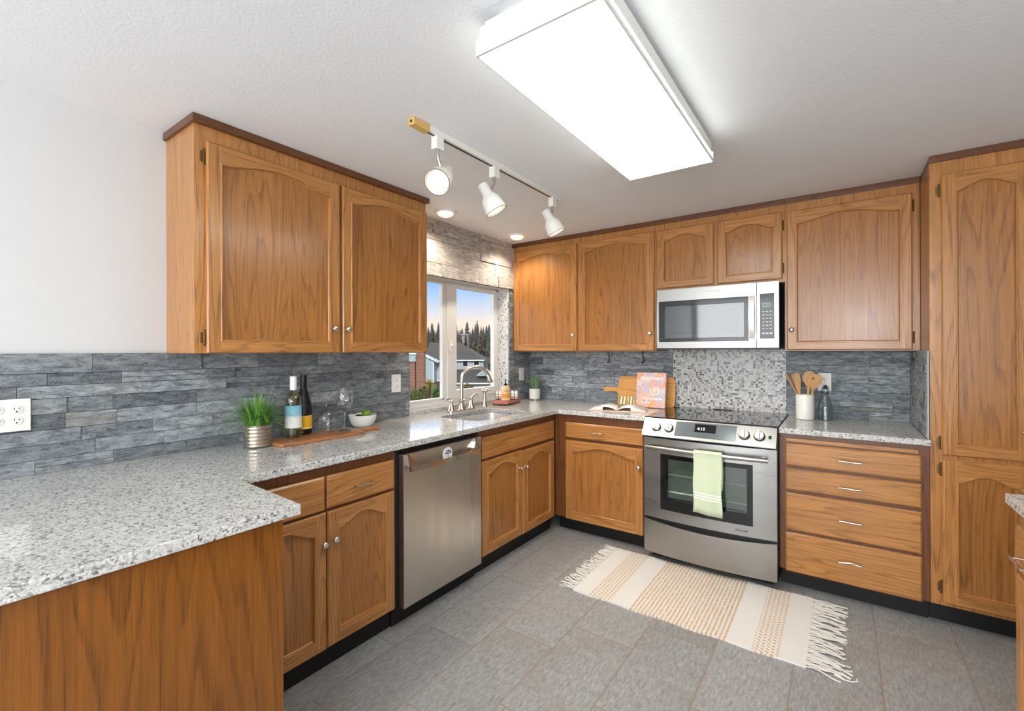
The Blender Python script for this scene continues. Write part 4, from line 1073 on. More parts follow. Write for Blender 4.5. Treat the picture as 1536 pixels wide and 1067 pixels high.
# bowl with fruit
c = (0.095, -1.965, ZC)
m = MB(); m.lathe([(.035, .0005), (.045, .001), (.062, .014), (.074, .04), (.080, .068), (.079, .071), (.076, .068), (.070, .042), (.058, .018), (.0005, .010)], c, seg=36, cap1=False)
solo(m, 'bowl', M['white_cer'], 'white ceramic bowl holding fruit at the end of the wooden board', 'bowl', c, smooth=True)
def fruit(label, cc, r, col, name, rz=None):
    t = thing(name, label, 'fruit', cc); m = MB(); m.ball(cc, r, r * 1.12, rz or r, 20, 12); m.build('flesh', plain(name + '_skin', col, .35, var=.2, scale=40, bump=.15, bscale=200), t, True)
    m = MB(); m.lathe([(.004, -.001), (.002, .003)], (cc[0], cc[1] + r * 1.10, cc[2]), (0, 1, .1), 8); m.build('stem_end', M['aged'], t)
fruit('bright green lime resting on top in the white bowl', (0.105, -1.943, ZC + .072), .027, (112, 148, 38), 'lime')
fruit('dark green avocado lying low in the white bowl', (0.110, -2.000, ZC + .050), .028, (58, 70, 34), 'avocado')

# soap tray
t = thing('soap_tray', 'low pink wooden tray on round feet beside the sink', 'tray', (0.10, -0.55, ZC))
tr = Matrix.Rotation(math.radians(12), 3, 'Z')
def T(u, v): q = tr @ Vector((u, v, 0)); return (0.112 + q.x, -0.545 + q.y)
m = MB(); m.prism([T(*p) for p in rrect(-.075, .075, -.150, .150, .010)], ZC + .012, ZC + .030); m.build('top', M['tray'], t)
for u in (-.058, .058):
    for v in (-.12, .12):
        m = MB(); x, y = T(u, v); m.ball((x, y, ZC + .0075), .009, seg=12, ring=8, rz=.0072); m.build('foot', M['black'], t, True)
zt_ = ZC + .0302
c = (0.132, -0.585, zt_)
t = thing('soap_bottle', 'squat soap bottle with an orange label and a black pump on the pink tray', 'bottle', c)
m = MB(); m.lathe([(.034, .0005), (.038, .003), (.039, .03), (.039, .098), (.036, .108), (.022, .120), (.013, .126)], c, seg=28); m.build('body', plain('amber_soap', (226, 196, 150), .25, var=.08), t, True)
lb = label_mb(.0393, .012, .060, c, -2.0, .2); lb.build('label', bands('soap_label', 2, [(0, (240, 232, 222)), (.014, (232, 196, 120)), (.026, (226, 156, 70)), (.055, (238, 206, 150))], .6), t, True)
text('CITRUS', .011, plain('brown_print', (150, 96, 40), .6), t, (c[0] + .0285, c[1] - .0285, c[2] + .082), (.707, .707, 0), (0, 0, 1), bold=.0003)
pm = MB(); pm.lathe([(.013, .124), (.014, .127), (.014, .138), (.008, .142), (.004, .144), (.0035, .168), (.009, .170), (.009, .176), (.0003, .177)], c, seg=16)
pm.tube([(c[0], c[1], c[2] + .172), (c[0] + .014, c[1] - .014, c[2] + .172), (c[0] + .02, c[1] - .02, c[2] + .166)], .004, 8); pm.build('pump', M['black'], t, True)
def dotted():
    tt = NT('dotted_cloth'); x = tt.sep(tt.obj())
    a = tt.math('ARCTAN2', x[2], x[0])
    def cell(v, s_): return tt.math('SUBTRACT', tt.math('FRACT', tt.math('MULTIPLY', v, s_)), .5)
    u = tt.math('MULTIPLY', cell(a, 1.6), .024 / .036); v = cell(x[1], 1 / .034)
    d = tt.math('SQRT', tt.math('ADD', tt.math('MULTIPLY', u, u), tt.math('MULTIPLY', v, v)))
    return tt.bsdf(tt.mix(tt.math('LESS_THAN', d, .20), lin(238, 234, 228), lin(18, 18, 20)), .85)
M['dots'] = dotted()
def roll(label):
    r_ = .037; L_ = .178; dx, dy = CR.x, CR.y
    ctr = Vector((0.088, -0.505, zt_ + r_)); st = ctr - Vector((dx, dy, 0)) * L_ / 2
    t = thing('rolled_towel', label, 'towel', st); t.rotation_euler = (0, 0, math.atan2(dy, dx) - PI / 2)
    m = MB()
    m.lathe([(.030, 0), (r_ - .001, .001), (r_, .006), (r_, L_ - .006), (r_ - .001, L_ - .001), (.030, L_)], (0, 0, 0), (0, 1, 0), 28); m.build('cloth', M['dots'], t, True, local=True)
    m = MB()
    for k in range(60):
        a0, a1 = k * .35, (k + 1) * .35; r0, r1 = .004 + .027 * k / 60, .004 + .027 * (k + 1) / 60
        m.face([(r0 * math.cos(a0), L_ + .0002, r0 * math.sin(a0)), (r1 * math.cos(a1), L_ + .0002, r1 * math.sin(a1)), (r1 * math.cos(a1), L_ + .0016, r1 * math.sin(a1)), (r0 * math.cos(a0), L_ + .0016, r0 * math.sin(a0))])
    m.build('rolled_end', M['white_cer'], t, local=True)
roll('white hand towel with black dots, rolled up behind the soap bottle')

# little plant by the corner
c = (0.150, -0.165, ZC)
t = thing('potted_plant', 'small grey-green plant in a white footed pot in the worktop corner', 'plant', c)
m = MB(); m.lathe([(.046, .012), (.0475, .014), (.0505, .100), (.049, .102), (.046, .100), (.044, .085)], c, seg=32); m.build('pot', M['white_cer'], t, True, angle=30)
for k in range(3):
    a = k * 2 * PI / 3 - .9; m = MB(); m.lathe([(.009, .0005), (.012, .013)], (c[0] + .032 * math.cos(a), c[1] + .032 * math.sin(a), ZC), seg=10); m.build('foot', M['white_cer'], t, True)
m = MB(); rnd = random.Random(9)
for i in range(70):
    a = rnd.uniform(0, 2 * PI); r_ = .036 * math.sqrt(rnd.random())
    blade(m, (c[0] + r_ * math.cos(a), c[1] + r_ * math.sin(a), ZC + .086), a + rnd.uniform(-.5, .5), rnd.uniform(.05, .55), rnd.uniform(.10, .165), rnd.uniform(.0030, .0052), rnd.uniform(-.1, .5), 5, (rnd.random(), 0, 0, 1))
m.build('foliage', M['sprout'], t)

# cutting board leaning on the back wall
t = thing('cutting_board', 'light wooden paddle board leaning on the stone behind the cookbook', 'board', (1.13, -0.06, ZC))
def LB(u, v, w):   # lean back: v along the board's height, w thickness toward the room
    a = math.radians(10); return (u, -0.066 + v * math.sin(a) - w * math.cos(a), ZC + .0008 + v * math.cos(a) + (.018 - w) * 0 + w * math.sin(a))
P = [(.905, 0), (1.345, 0), (1.362, .012), (1.362, .190), (1.345, .232), (.925, .232), (.905, .218), (.905, .150), (.893, .134), (.800, .140), (.778, .130), (.774, .118), (.778, .106), (.800, .098), (.880, .104), (.897, .094), (.905, .078)]
m = MB(); m.prism(P, 0.0, .017, LB); m.build('plank', M['maple'], t)
# cookbook standing in front of it
M['paper'] = plain('white_paper', (244, 241, 236), .8)
def cover():
    t = NT('swirled_cookbook_cover'); o = t.obj(); q = t.vmath('ADD', o, t.vmath('MULTIPLY', t.noise(o, 14, 2, col=True), (.05, .05, .05)))
    d = t.voro(q, 17, 'Distance'); cc = t.sep(t.voro(q, 17, 'Color'))
    ring = t.math('FRACT', t.math('MULTIPLY', d, 4.0))
    col = t.ramp(cc[0], [(0, lin(226, 178, 168)), (.2, lin(206, 186, 206)), (.4, lin(232, 206, 200)), (.6, lin(236, 172, 124)), (.8, lin(196, 196, 214)), (1, lin(238, 214, 186))])
    col = t.mix(t.math('MULTIPLY', t.remap(ring, .62, .85), .55), col, lin(196, 120, 112))
    col = t.mix(t.remap(t.sep(o)[2], .0, .06, .45, 0.0), col, lin(238, 176, 104))
    return t.bsdf(col, .45)
t = thing('cookbook', 'cookbook with a pink swirled cover standing against the paddle board', 'book', (1.208, -0.17, ZC))
lean = math.radians(9)
def BK(u, v, w):
    return (u, -0.168 + v * math.sin(lean) - w * math.cos(lean), ZC + .003 + v * math.cos(lean) + w * math.sin(lean))
m = MB(); m.prism([(1.103, .003), (1.318, .003), (1.318, .264), (1.103, .264)], .003, .021, BK); m.build('pages', M['paper'], t)
m = MB()
for w0, w1 in ((0, .0028), (.0212, .024)): m.prism([(1.100, 0), (1.322, 0), (1.322, .267), (1.100, .267)], w0, w1, BK)
m.prism([(1.097, 0), (1.1005, 0), (1.1005, .267), (1.097, .267)], 0, .024, BK)
m.build('cover', cover(), t)
bu = (0, math.sin(lean), math.cos(lean))
text('DELECTABLE', .030, M['plastic'], t, BK(1.213, .222, .0246), (1, 0, 0), bu, 'title', bold=.0008)
text('SCANDINAVIA', .024, M['plastic'], t, BK(1.222, .066, .0246), (1, 0, 0), bu, 'title', bold=.0006)
text('Cooking', .020, M['plastic'], t, BK(1.175, .038, .0246), (1, 0, 0), bu, 'title', bold=.0004)
# open book
t = thing('open_book', 'cookbook lying open on the worktop in front of the paddle board', 'book', (1.02, -0.40, ZC))
rot = Matrix.Rotation(math.radians(14), 3, 'Z')
def OB(u, v, h): q = rot @ Vector((u, v, 0)); return (1.045 + q.x, -0.395 + q.y, ZC + h)
m = MB()
for s_ in (-1, 1): m.prism([(0, -.125), (s_ * .205, -.125), (s_ * .205, .125), (0, .125)][::s_], .0008, .004, lambda u, v, w: OB(u, v, w))
m.build('cover', plain('cream_cover', (222, 190, 170), .6), t)
def photo():
    tt = NT('printed_page'); x = tt.sep(tt.obj()); n = tt.noise(tt.obj(), 30, 3)
    st = tt.math('LESS_THAN', tt.math('FRACT', tt.math('MULTIPLY', x[0], 42)), .45)
    return tt.bsdf(tt.mix(st, lin(120, 116, 84), lin(226, 208, 160)), .5)
for s_ in (-1, 1):
    m = MB(); prof = []
    for i in range(13):
        k = i / 12; prof.append((s_ * (.002 + .196 * k), .006 + .030 * math.sin(PI * min(1, k * 1.05)) ** .8 * (1 - .45 * k) + .004 * (1 - k)))
    for i in range(12):
        (u0, h0), (u1, h1) = prof[i], prof[i + 1]
        m.face([OB(u0, -.120, h0), OB(u1, -.120, h1), OB(u1, .120, h1), OB(u0, .120, h0)])
        if i > 5 : m.face([OB(u0, -.120, .0045), OB(u1, -.120, .0045), OB(u1, -.120, h1), OB(u0, -.120, h0)])
    m.face([OB(prof[-1][0], -.12, .0045), OB(prof[-1][0], .12, .0045), OB(prof[-1][0], .12, prof[-1][1]), OB(prof[-1][0], -.12, prof[-1][1])])
    bmesh.ops.remove_doubles(m.bm, verts=m.bm.verts[:], dist=1e-6)
    pg = m.build('pages', M['paper'], t, True, angle=50); sd = pg.modifiers.new('thickness', 'SOLIDIFY'); sd.thickness = .0016
# a curled page stands up with a photograph printed on it
m = MB()
for k in range(2):
    u0 = -.012 + k * .062
    for i in range(6):
        a, b = i / 6, (i + 1) / 6
        m.face([OB(u0 + .003, .085 + .02 * a, .030 + .060 * a), OB(u0 + .050, .085 + .02 * a, .030 + .060 * a), OB(u0 + .050, .085 + .02 * b, .030 + .060 * b), OB(u0 + .003, .085 + .02 * b, .030 + .060 * b)])
bmesh.ops.remove_doubles(m.bm, verts=m.bm.verts[:], dist=1e-6)
pg = m.build('photo_page', photo(), t); sd = pg.modifiers.new('thickness', 'SOLIDIFY'); sd.thickness = .001

# utensil crock
c = (2.212, -0.190, ZC)
m = MB(); m.lathe([(.044, .0005), (.049, .004), (.0505, .012), (.0505, .155), (.049, .158), (.046, .156), (.0455, .02), (.0005, .014)], c, seg=36, cap1=False)
solo(m, 'utensil_crock', M['white_cer'], 'white cylindrical crock full of wooden utensils', 'jar', c, smooth=True)
def utensil(name, label, u0, top, kind, w, tw, hole=False):
    b = Vector((c[0] + u0, c[1] + .0, ZC + .024)); tp = Vector(top); d = (tp - b); L_ = d.length; d.normalize()
    sd = Vector((math.cos(tw), math.sin(tw), 0)); sd = (sd - d * sd.dot(d)).normalized(); n = d.cross(sd)
    prof = {'spatula': [(0, .006), (.55, .0065), (.68, w * .7), (.80, w), (.97, w), (1, w * .8)], 'spoon': [(0, .006), (.62, .0062), (.70, w * .55), (.80, w), (.90, w * .98), (.97, w * .65), (1, w * .15)]}[kind]
    m = MB(); th = .0032; P = []
    for k, ww in prof: P.append((k * L_, ww))
    poly = [(h, ww) for h, ww in P] + [(h, -ww) for h, ww in P[::-1]]
    pos = lambda h, s_, w_: b + d * h + sd * s_ + n * w_
    if hole:
        bm = m.bm; vo = [bm.verts.new(pos(h, s_, th)) for h, s_ in poly]; es = [bm.edges.new((vo[i], vo[(i + 1) % len(vo)])) for i in range(len(vo))]
        vh = [bm.verts.new(pos(L_ * .885 + .0085 * math.cos(k * PI / 6), -.012 + .0085 * math.sin(k * PI / 6), th)) for k in range(12)]; es += [bm.edges.new((vh[i], vh[(i + 1) % 12])) for i in range(12)]
        g = bmesh.ops.triangle_fill(bm, edges=es, use_beauty=True); fs = [q for q in g['geom'] if isinstance(q, bmesh.types.BMFace)]
        ex = bmesh.ops.extrude_face_region(bm, geom=fs)
        for v in [q for q in ex['geom'] if isinstance(q, bmesh.types.BMVert)]: v.co -= n * 2 * th
    else: m.prism(poly, -th, th, lambda h, s_, w_: tuple(pos(h, s_, w_)))
    o = solo(m, name, M['beech'], label, 'utensil', b); bv = o.modifiers.new('ease', 'BEVEL'); bv.width = .0015; bv.segments = 2; bv.limit_method = 'ANGLE'
    return b, d, sd, n, L_
utensil('wooden_spatula', 'thin wooden spatula leaning furthest out toward the stove from the white crock', .018, (2.112, -0.185, 1.205), 'spatula', .012, 1.2)
utensil('wooden_spatula', 'second wooden spatula seen edge-on between the thin one and the broad one in the crock', .004, (2.142, -0.165, 1.206), 'spatula', .014, 1.3)
utensil('wooden_spatula', 'broad flat wooden spatula in the crock, its face turned to the room', -.012, (2.165, -0.200, 1.212), 'spatula', .019, .5)
utensil('wooden_spoon', 'large round wooden spoon behind the slotted one in the crock', .008, (2.236, -0.160, 1.226), 'spoon', .036, .2)
b, d, sd, n, L_ = utensil('wooden_spoon', 'large wooden spoon with a hole, leaning right in the crock', .016, (2.272, -0.225, 1.212), 'spoon', .041, .3, True)
# teal swing-top bottle
c = (2.320, -0.180, ZC)
t = thing('glass_bottle', 'teal swing-top glass bottle standing beside the utensil crock', 'bottle', c)
m = MB(); m.lathe([(.036, .0005), (.0415, .004), (.042, .02), (.041, .075), (.036, .105), (.026, .135), (.0155, .165), (.0135, .185), (.0155, .190), (.0150, .197)], c, seg=28, cap1=False); m.build('glass', M['teal_glass'], t, True)
m = MB(); m.lathe([(.010, .196), (.013, .199), (.013, .206), (.008, .210), (.008, .220), (.0005, .222)], c, seg=16); m.build('stopper', M['black'], t, True)
m = MB(); m.lathe([(.0165, .168), (.017, .171), (.0165, .174)], c, seg=16, cap0=False, cap1=False)
for s_ in (-1, 1): m.tube([(c[0] + s_ * .016, c[1], ZC + .170), (c[0] + s_ * .019, c[1] - .004, ZC + .19), (c[0] + s_ * .012, c[1], ZC + .214), (c[0], c[1], ZC + .222)], .0018, 6)
m.build('wire_bail', M['black'], t, True)

# ---- rug
def rugmat():
    t = NT('woven_cotton_jute'); o = t.obj(); x = t.sep(o); X = t.math('ADD', x[0], 1.7125)
    def band(a, b): return t.math('MULTIPLY', t.math('GREATER_THAN', X, a), t.math('LESS_THAN', X, b))
    mid = band(1.486, 1.958); side = t.math('MAXIMUM', band(1.255, 1.378), band(2.062, 2.168))
    fx = t.math('FRACT', t.math('DIVIDE', t.math('SUBTRACT', X, 1.486), .0196))
    ny = t.noise(t.vmath('MULTIPLY', o, (60, 150, 1)), 1, 2)
    stitch = t.math('GREATER_THAN', t.math('SINE', t.math('ADD', t.math('MULTIPLY', x[1], 250), t.math('MULTIPLY', t.math('FLOOR', t.math('DIVIDE', X, .0131)), 2.1))), .05)
    ropeA = t.math('LESS_THAN', t.math('ABSOLUTE', t.math('SUBTRACT', fx, .5)), .26)
    tan1 = t.math('MULTIPLY', t.math('MULTIPLY', ropeA, mid), t.remap(ny, .40, .47))
    fx2 = t.math('FRACT', t.math('DIVIDE', X, .0205))
    tan2 = t.math('MULTIPLY', t.math('MULTIPLY', side, stitch), t.math('LESS_THAN', t.math('ABSOLUTE', t.math('SUBTRACT', fx2, .5)), .33))
    jute = t.mix(t.noise(o, 60, 3), lin(200, 156, 104), lin(226, 186, 140))
    white = t.mix(t.noise(o, 220, 2), lin(224, 222, 218), lin(240, 238, 234))
    col = t.mix(t.math('MULTIPLY', t.math('MAXIMUM', tan1, tan2), .88), white, jute)
    h = t.math('ADD', t.math('MULTIPLY', t.math('ABSOLUTE', t.math('SUBTRACT', fx, .5)), t.math('MULTIPLY', mid, -1.2)), t.math('ADD', t.math('MULTIPLY', tan2, .6), t.math('MULTIPLY', t.noise(o, 420, 2), .25)))
    return t.bsdf(col, .95, 0, t.bump(h, .7, .006), spec=.15)
t = thing('rug', 'cream woven rug with tan bands and long fringes lying in front of the stove', 'rug', (1.7125, -1.01, 0))
m = MB(); nx, ny = 70, 28; V = []
for i in range(nx + 1):
    row = []
    for j in range(ny + 1):
        X = 1.155 + 1.116 * i / nx; Y = -1.345 + .668 * j / ny
        e_ = .004 * math.sin(X * 23 + 1) * (1 if j in (0, ny) else 0)
        row.append(m.bm.verts.new((X, Y + e_, .0085 + .0012 * math.sin(X * 19 + Y * 7) + .001 * math.sin(Y * 31))))
    V.append(row)
for i in range(nx):
    for j in range(ny): m.bm.faces.new((V[i][j], V[i + 1][j], V[i + 1][j + 1], V[i][j + 1]))
edge = [V[i][0] for i in range(nx + 1)] + [V[nx][j] for j in range(1, ny + 1)] + [V[i][ny] for i in range(nx - 1, -1, -1)] + [V[0][j] for j in range(ny - 1, 0, -1)]
low = [m.bm.verts.new((v.co.x, v.co.y, .0006)) for v in edge]
for i in range(len(edge)): m.bm.faces.new((edge[i], low[i], low[(i + 1) % len(edge)], edge[(i + 1) % len(edge)]))
m.build('woven_body', rugmat(), t, True, angle=50)
M['fringe'] = plain('cotton_fringe', (226, 223, 217), .95)
for s_, x0 in ((-1, 1.157), (1, 2.269)):
    m = MB(); rnd = random.Random(31 + s_)
    for k in range(74):
        y = -1.338 + .655 * (k + .5) / 74; L_ = rnd.uniform(.075, .105) if s_ < 0 else rnd.uniform(.11, .155)
        if s_ > 0 and k < 16: L_ += .01
        dy = rnd.uniform(-.35, .35) * L_ + (.10 * L_ if s_ < 0 else -.1 * L_); pts = []
        for i in range(6):
            q = i / 5; pts.append((x0 + s_ * L_ * q, y + dy * q * q + .004 * math.sin(q * 7 + k), .0045 + .005 * abs(math.sin(q * 4 + k * 1.3)) * (1 - q * .5)))
        m.tube(pts, .0031, 5, [.9, 1, 1, 1, 1, 1.1])
    if s_ > 0:
        m.tube([(2.37, -1.325, .004), (2.40, -1.337, .004), (2.43, -1.335, .004), (2.448, -1.318, .004), (2.445, -1.305, .005)], .0032, 6)
    m.build('fringe', M['fringe'], t, True)

# ================================================================== OUTSIDE THE WINDOW
RZ = math.atan2(CR.y, CR.x)
def at(px, py, d): return CAM + (CF + CR * ((px - 768) / FPX) + CU * ((525.99 - py) / FPX)) * d
GZ = -3.0
m = MB(); m.box(-170, -2.5, -30, 190, GZ - .1, GZ)
def lawnmat():
    t = NT('lawn'); o = t.obj(); return t.bsdf(t.mix(t.noise(o, 3, 5), lin(64, 88, 28), lin(112, 138, 48)), .9)
struct(m, 'lawn', lawnmat())
def hill():
    m = MB(); n = 26
    for i in range(n):
        for k in range(4):
            a0, a1 = 430 + i * 20, 450 + i * 20
            def P(a, kk): d = 62 + kk * 26; q = at(a, 526, d); return (q.x, q.y, GZ + kk * 1.35 + .5 * math.sin(a * .05 + kk))
            m.face([P(a0, k), P(a1, k), P(a1, k + 1), P(a0, k + 1)])
    bmesh.ops.remove_doubles(m.bm, verts=m.bm.verts[:], dist=1e-4)
    return m
struct(hill(), 'hillside', plain('wooded_hillside', (62, 66, 52), .95, var=.3, scale=.6))
M['siding'] = plain('blue_grey_siding', (168, 186, 190), .7, var=.03)
M['siding2'] = plain('pale_siding', (176, 184, 186), .7, var=.03)
M['roof'] = plain('grey_shingles', (98, 92, 84), .9, var=.15, scale=3)
M['trimw'] = plain('white_house_trim', (232, 234, 234), .6)
M['darkglass'] = plain('dark_window', (38, 42, 46), .2)
M['garage'] = plain('grey_garage_door', (150, 158, 160), .6)
def brick():
    t = NT('brick'); b = t.n('ShaderNodeTexBrick'); x = t.sep(t.obj()); t.put(b.inputs['Vector'], t.comb(t.math('ADD', x[0], x[1]), x[2], 0.0)); b.inputs['Scale'].default_value = 4.0
    b.inputs['Color1'].default_value = lin(150, 88, 66); b.inputs['Color2'].default_value = lin(122, 78, 62); b.inputs['Mortar'].default_value = lin(176, 156, 142); b.inputs['Mortar Size'].default_value = .02
    return t.bsdf(b.outputs['Color'], .9)
M['brick'] = brick()
# blue-grey house
DH = 40.0; mp = DH / FPX; q = at(690, 526, DH); base = Vector((q.x, q.y, GZ))
t = thing('house', 'blue-grey two-storey house with a grey roof seen through the window', 'house', base, rz=RZ)
def U(px): return (px - 690) * mp
def Z(py): return CAM.z + (525.99 - py) * mp - GZ
def hb(name, mat, u0, u1, v0, v1, z0, z1, parent=t, bev=0):
    m = MB(); m.box(u0, u1, v0, v1, z0, z1, bev); return m.build(name, mat, parent, local=True)
wl = hb('wall', M['siding2'], U(655), U(725), 0.0, 7.0, 0, Z(540))
for a, b in ((661.5, 666.5), (694.5, 701.5), (711, 718.5)):
    f = hb('window', M['trimw'], U(a - 1), U(b + 1), -.06, .02, Z(559 if a < 670 else 549.5), Z(540.8), wl); hb('pane', M['darkglass'], U(a), U(b), -.08, -.05, Z(558 if a < 670 else 548.5), Z(541.2), f) if False else None
    hb('pane', M['darkglass'], U(a), U(b), -.08, -.05, Z(558 if a < 670 else 548.5), Z(541.2), wl)
m = MB(); e0, e1 = U(634), U(727); zE = Z(540); zR = Z(518) + .35
A = [(e0, -.35, zE), (e1, -.35, zE), (e1, 7.3, zE), (e0, 7.3, zE), (e0, 3.5, zR), (U(682), 3.5, zR)]
for f in ((0, 1, 5, 4), (1, 2, 5), (2, 3, 4, 5), (3, 0, 4), (0, 3, 2, 1)): m.face([A[i] for i in f])
rf = m.build('roof', M['roof'], t, local=True)
hb('gutter', M['trimw'], U(662), e1, -.42, -.34, zE - .05, zE + .06, rf)
hb('vent', M['trimw'], U(657), U(660), 1.2, 1.5, Z(523), Z(519), rf)
wg = MB(); wg.prism([(U(637), Z(571)), (U(655), Z(571)), (U(655), Z(541)), (U(637), Z(532))], -1.6, 0.0, lambda u, v, w: (u, w, v)); wing = wg.build('wing', M['siding'], t, local=True)
hb('corner_board', M['trimw'], U(636.4), U(637.8), -1.68, -1.58, Z(600), Z(532), wing); hb('corner_board', M['trimw'], U(654.2), U(655.6), -1.68, -1.58, Z(571), Z(541.5), wing)
m = MB(); m.prism([(U(633), Z(529)), (U(661.5), Z(542.5)), (U(661.5), Z(541)), (U(633), Z(527.6))], -1.85, 0, lambda u, v, w: (u, w, v)); m.build('rake_trim', M['trimw'], wing, local=True)
hb('belt_trim', M['trimw'], U(650), U(668), -.12, -.02, Z(571), Z(569.4))
hb('recess_shade_sheet', plain('recess_shade', (52, 58, 60), .8), U(655.5), U(668), -.06, .0, 0.02, Z(571.2))  # dark sheet standing in for the shade of the recess below the trim
gr = hb('garage', M['siding2'], U(686), U(742), -3.0, -.02, 0, Z(570))
hb('garage_door', M['garage'], U(691), U(723), -3.06, -2.99, .05, Z(574), gr)
m = MB(); m.prism([(-3.4, Z(571.5)), (-3.4, Z(570)), (-.02, Z(553.5)), (-.02, Z(555))], U(683), U(746), lambda u, v, w: (w, u, v)); m.build('garage_roof', M['roof'], t, local=True)
hb('garage_fascia', M['trimw'], U(683), U(746), -3.46, -3.38, Z(571.5), Z(569.8), gr)
m = MB()
for a, b in (((719.5, 560.5), (730, 552.2)), ((730, 552.2), (740.5, 560.5))):
    m.prism([(U(a[0]), Z(a[1])), (U(b[0]), Z(b[1])), (U(b[0]), Z(b[1] - 1.3)), (U(a[0]), Z(a[1] - 1.3))], -3.2, -1.2, lambda u, v, w: (u, w, v))
gb = m.build('gable_trim', M['trimw'], gr, local=True)
m = MB(); m.prism([(U(720.5), Z(560.5)), (U(739.5), Z(560.5)), (U(730), Z(552.8))], -3.1, -1.2, lambda u, v, w: (u, w, v)); m.build('gable', M['siding'], gr, local=True)
m = MB(); m.prism([(U(722), Z(541)), (U(750), Z(527)), (U(750), Z(545)), (U(722), Z(545))], 1.0, 6.0, lambda u, v, w: (u, w, v)); m.build('side_roof', M['roof'], t, local=True)
# nearer brick house at the left edge
DN = 24.0; mn = DN / FPX; q = at(625, 526, DN); base = Vector((q.x, q.y, GZ))
t = thing('house', 'brick chimney and corner of a nearer house left of the blue-grey one', 'house', base, rz=RZ)
mp = mn
def U(px): return (px - 625) * mp
for a, b, y0, nm in ((614.5, 622.2, 542.5, 'brick_pier'), (624.2, 636.6, 526, 'chimney')):
    hb(nm, M['brick'], U(a), U(b), 0, .35, 0, Z(y0), t)
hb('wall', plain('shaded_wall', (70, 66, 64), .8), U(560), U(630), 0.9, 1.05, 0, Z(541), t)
hb('blue_siding', M['siding'], U(560), U(624), -.1, .98, Z(541.5), Z(531), t); hb('eave_board', M['trimw'], U(560), U(625), -.2, .98, Z(531), Z(529), t)

def foliage(m, c, r, n, size, rnd):
    for i in range(n):
        while True:
            p = Vector((rnd.uniform(-1, 1), rnd.uniform(-1, 1), rnd.uniform(-1, 1)))
            if .25 < p.length < 1: break
        p = Vector((c[0] + p.x * r[0], c[1] + p.y * r[1], c[2] + p.z * r[2]))
        a = Vector((rnd.gauss(0, 1), rnd.gauss(0, 1), rnd.gauss(0, 1))).normalized() * size * rnd.uniform(.6, 1.3); b = a.orthogonal().normalized() * size * rnd.uniform(.3, .7)
        m.face([p - a, p + b, p + a, p - b], (rnd.random(), 0, 0, 1))
M['bush'] = leafmat('garden_bush', (40, 56, 22), (112, 122, 52)); M['bush_dark'] = leafmat('dark_bush', (22, 44, 18), (66, 104, 44)); M['bush_brown'] = leafmat('brown_bush', (70, 66, 40), (128, 118, 72))
M['palm'] = leafmat('yellow_palm', (128, 110, 30), (206, 178, 66)); M['conifer'] = leafmat('dark_conifer', (24, 34, 22), (64, 76, 46)); M['hazy'] = leafmat('haze_paled_conifer', (74, 78, 74), (120, 122, 114)); M['bush_far'] = leafmat('slope_conifer', (40, 44, 34), (84, 86, 66)); M['trunk'] = plain('bark', (70, 54, 40), .9)  # far conifers paled: haze put into their leaf colour
def bush(label, px, py, d, wpx, hpx, mat, n=420, seed=1, name='bush', base=None, leaf=.22):
    k = d / FPX; q = at(px, 526, d); rnd = random.Random(seed); z1 = CAM.z + (526 - (py - hpx)) * k; z0 = GZ if base is None else base
    t = thing(name, label, name, (q.x, q.y, z0), 'slope trees' if name == 'tree' else None); m = MB(); cz = (z0 + z1) / 2
    foliage(m, (q.x, q.y, cz), (wpx * k, wpx * k, (z1 - z0) / 2), n, leaf, rnd); m.build('foliage', M[mat], t)
    m = MB(); m.tube([(q.x, q.y, z0), (q.x + .05, q.y, cz)], .05, 6); m.build('stem', M['trunk'], t)
TZ = -1.02      # raised front garden
def terrace(p0, p1, d0, d1, z):
    m = MB(); P = [at(p0, 526, d0), at(p1, 526, d0), at(p1, 526, d1), at(p0, 526, d1)]
    m.prism([(q.x, q.y) for q in P], GZ, z); return m
struct(terrace(560, 643, 12.0, 21.4, TZ), 'lawn', bpy.data.materials['lawn'])
struct(terrace(643.05, 672, 12.0, 22.6, TZ - .02), 'path', plain('grey_paving', (132, 128, 122), .9))
bush('green bush at the lower left of the window view in front of the brick', 620, 601, 20.6, 10, 17, 'bush', 1500, 1, base=TZ, leaf=.075)
bush('brownish bush left of the palm in front of the chimney', 634, 601, 20.9, 8, 22, 'bush_brown', 1200, 2, base=TZ, leaf=.075)
bush('dark green bush below the blue wall near the window mullion', 659, 597, 21.8, 10, 16, 'bush_dark', 1500, 3, base=TZ - .02, leaf=.075)
bush('brown-green bush in front of the garage door', 702, 592, 30, 12, 18, 'bush_brown', 1500, 4, leaf=.10)
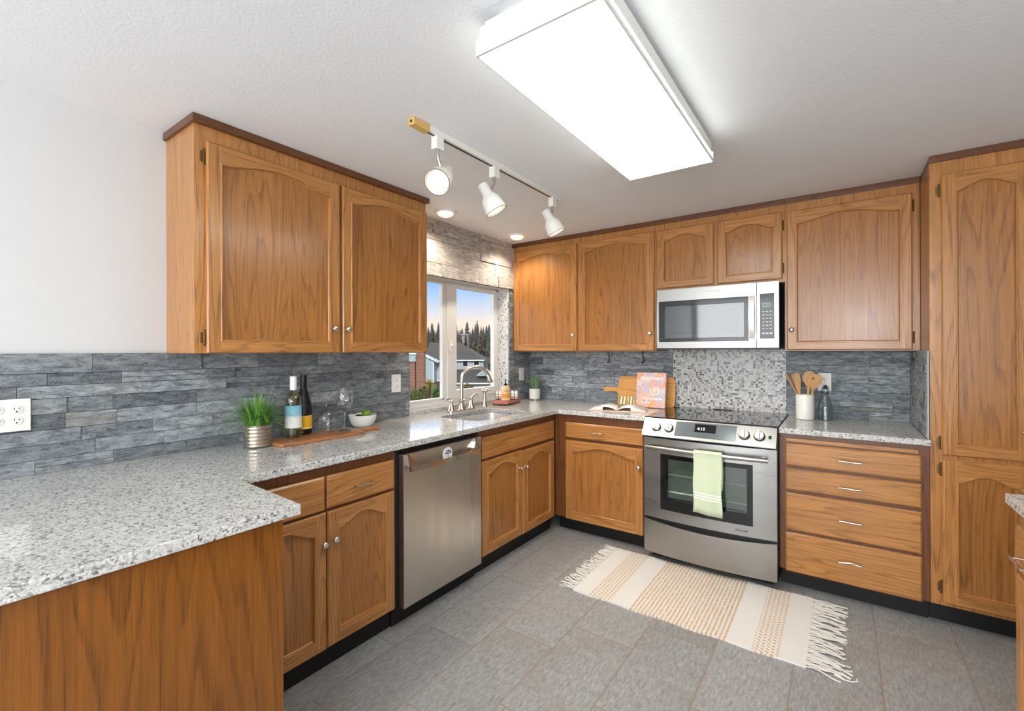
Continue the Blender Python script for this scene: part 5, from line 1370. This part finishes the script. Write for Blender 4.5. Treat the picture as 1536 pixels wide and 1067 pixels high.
# palm
d = 21.0; k = d / FPX; q = at(644, 526, d)
t = thing('palm', 'small yellow-green palm in front of the blue wall', 'tree', (q.x, q.y, TZ)); zt2 = CAM.z + (526 - 577) * k
m = MB(); m.tube([(q.x, q.y, TZ), (q.x + .03, q.y, zt2)], .06, 8); m.build('trunk', M['trunk'], t)
m = MB(); rnd = random.Random(5)
for i in range(70): blade(m, (q.x, q.y, zt2), rnd.uniform(0, 2 * PI), rnd.uniform(.2, 1.4), rnd.uniform(.30, .52), .026, rnd.uniform(.6, 1.5), 5, (rnd.random(), 0, 0, 1))
m.build('fronds', M['palm'], t)
def conifer(label, px, top, d, wpx, mat, seed, group=None, base=None):
    k = d / FPX; q = at(px, 526, d); rnd = random.Random(seed); zb_ = GZ if base is None else base; zt_ = CAM.z + (526 - top) * k
    t = thing('conifer', label, 'tree', (q.x, q.y, zb_), group); H_ = zt_ - zb_; R_ = wpx * k
    m = MB(); m.tube([(q.x, q.y, zb_), (q.x, q.y, zt_ - .1 * H_)], .02 * H_, 6, [1, .2]); m.build('trunk', M['trunk'], t)
    m = MB(); n = 40
    for i in range(n):
        f = i / n; z = zb_ + H_ * (.10 + .90 * f); r_ = R_ * (1 - f) ** .8 * rnd.uniform(.7, 1.1) + .02 * R_
        for j in range(12):
            a = rnd.uniform(0, 2 * PI); dr_ = Vector((math.cos(a), math.sin(a), -.35)); s_ = Vector((-dr_.y, dr_.x, 0)) * r_ * .36
            c0 = Vector((q.x, q.y, z)); c1 = c0 + dr_ * r_ * rnd.uniform(.75, 1.1); mid = (c0 * .45 + c1 * .55)
            m.face([c0 + Vector((0, 0, H_ * .03)), mid + s_, c1, mid - s_], (rnd.random(), 0, 0, 1))
    m.build('boughs', M[mat], t)
conifer('tall dark conifer just right of the wall cabinet, above the blue house', 649.5, 483.5, 62, 9, 'conifer', 1)
rnd = random.Random(77)
for i in range(32):
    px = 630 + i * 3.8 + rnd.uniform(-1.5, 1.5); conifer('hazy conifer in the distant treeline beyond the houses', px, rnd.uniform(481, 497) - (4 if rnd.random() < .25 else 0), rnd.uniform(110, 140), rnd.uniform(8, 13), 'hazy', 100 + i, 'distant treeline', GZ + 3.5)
for i in range(16):
    px = 640 + i * 7.2 + rnd.uniform(-2, 2)
    conifer('dark conifer on the slope behind the grey roof', px, rnd.uniform(500, 514) - (9 if 708 < px < 728 else 0), rnd.uniform(66, 80), rnd.uniform(10, 15), 'bush_far', 300 + i, 'slope trees', GZ + .3)
rnd = random.Random(5)
for i in range(13):
    px = 640 + i * 8.5 + rnd.uniform(-2, 2); bush('bushy round tree on the slope behind the roofs', px, 526, rnd.uniform(56, 62), rnd.uniform(7, 10), rnd.uniform(2, 14), 'bush_far', 260, 500 + i, 'tree')
d = 92; k = d / FPX; q = at(697, 526, d); t = thing('house', 'small pale distant building among the trees, right window pane', 'house', (q.x, q.y, GZ + 1), rz=RZ)
def U(px): return (px - 697) * k
mp = k
def Z(py): return CAM.z + (526 - py) * k - GZ - 1
hb('wall', plain('pale_far_wall', (150, 150, 146), .8), U(692), U(702), 0, 3, 0, Z(502), t); hb('roof', plain('pale_far_roof', (190, 188, 182), .8), U(691), U(703), -.3, 3.3, Z(502), Z(500.5), t)
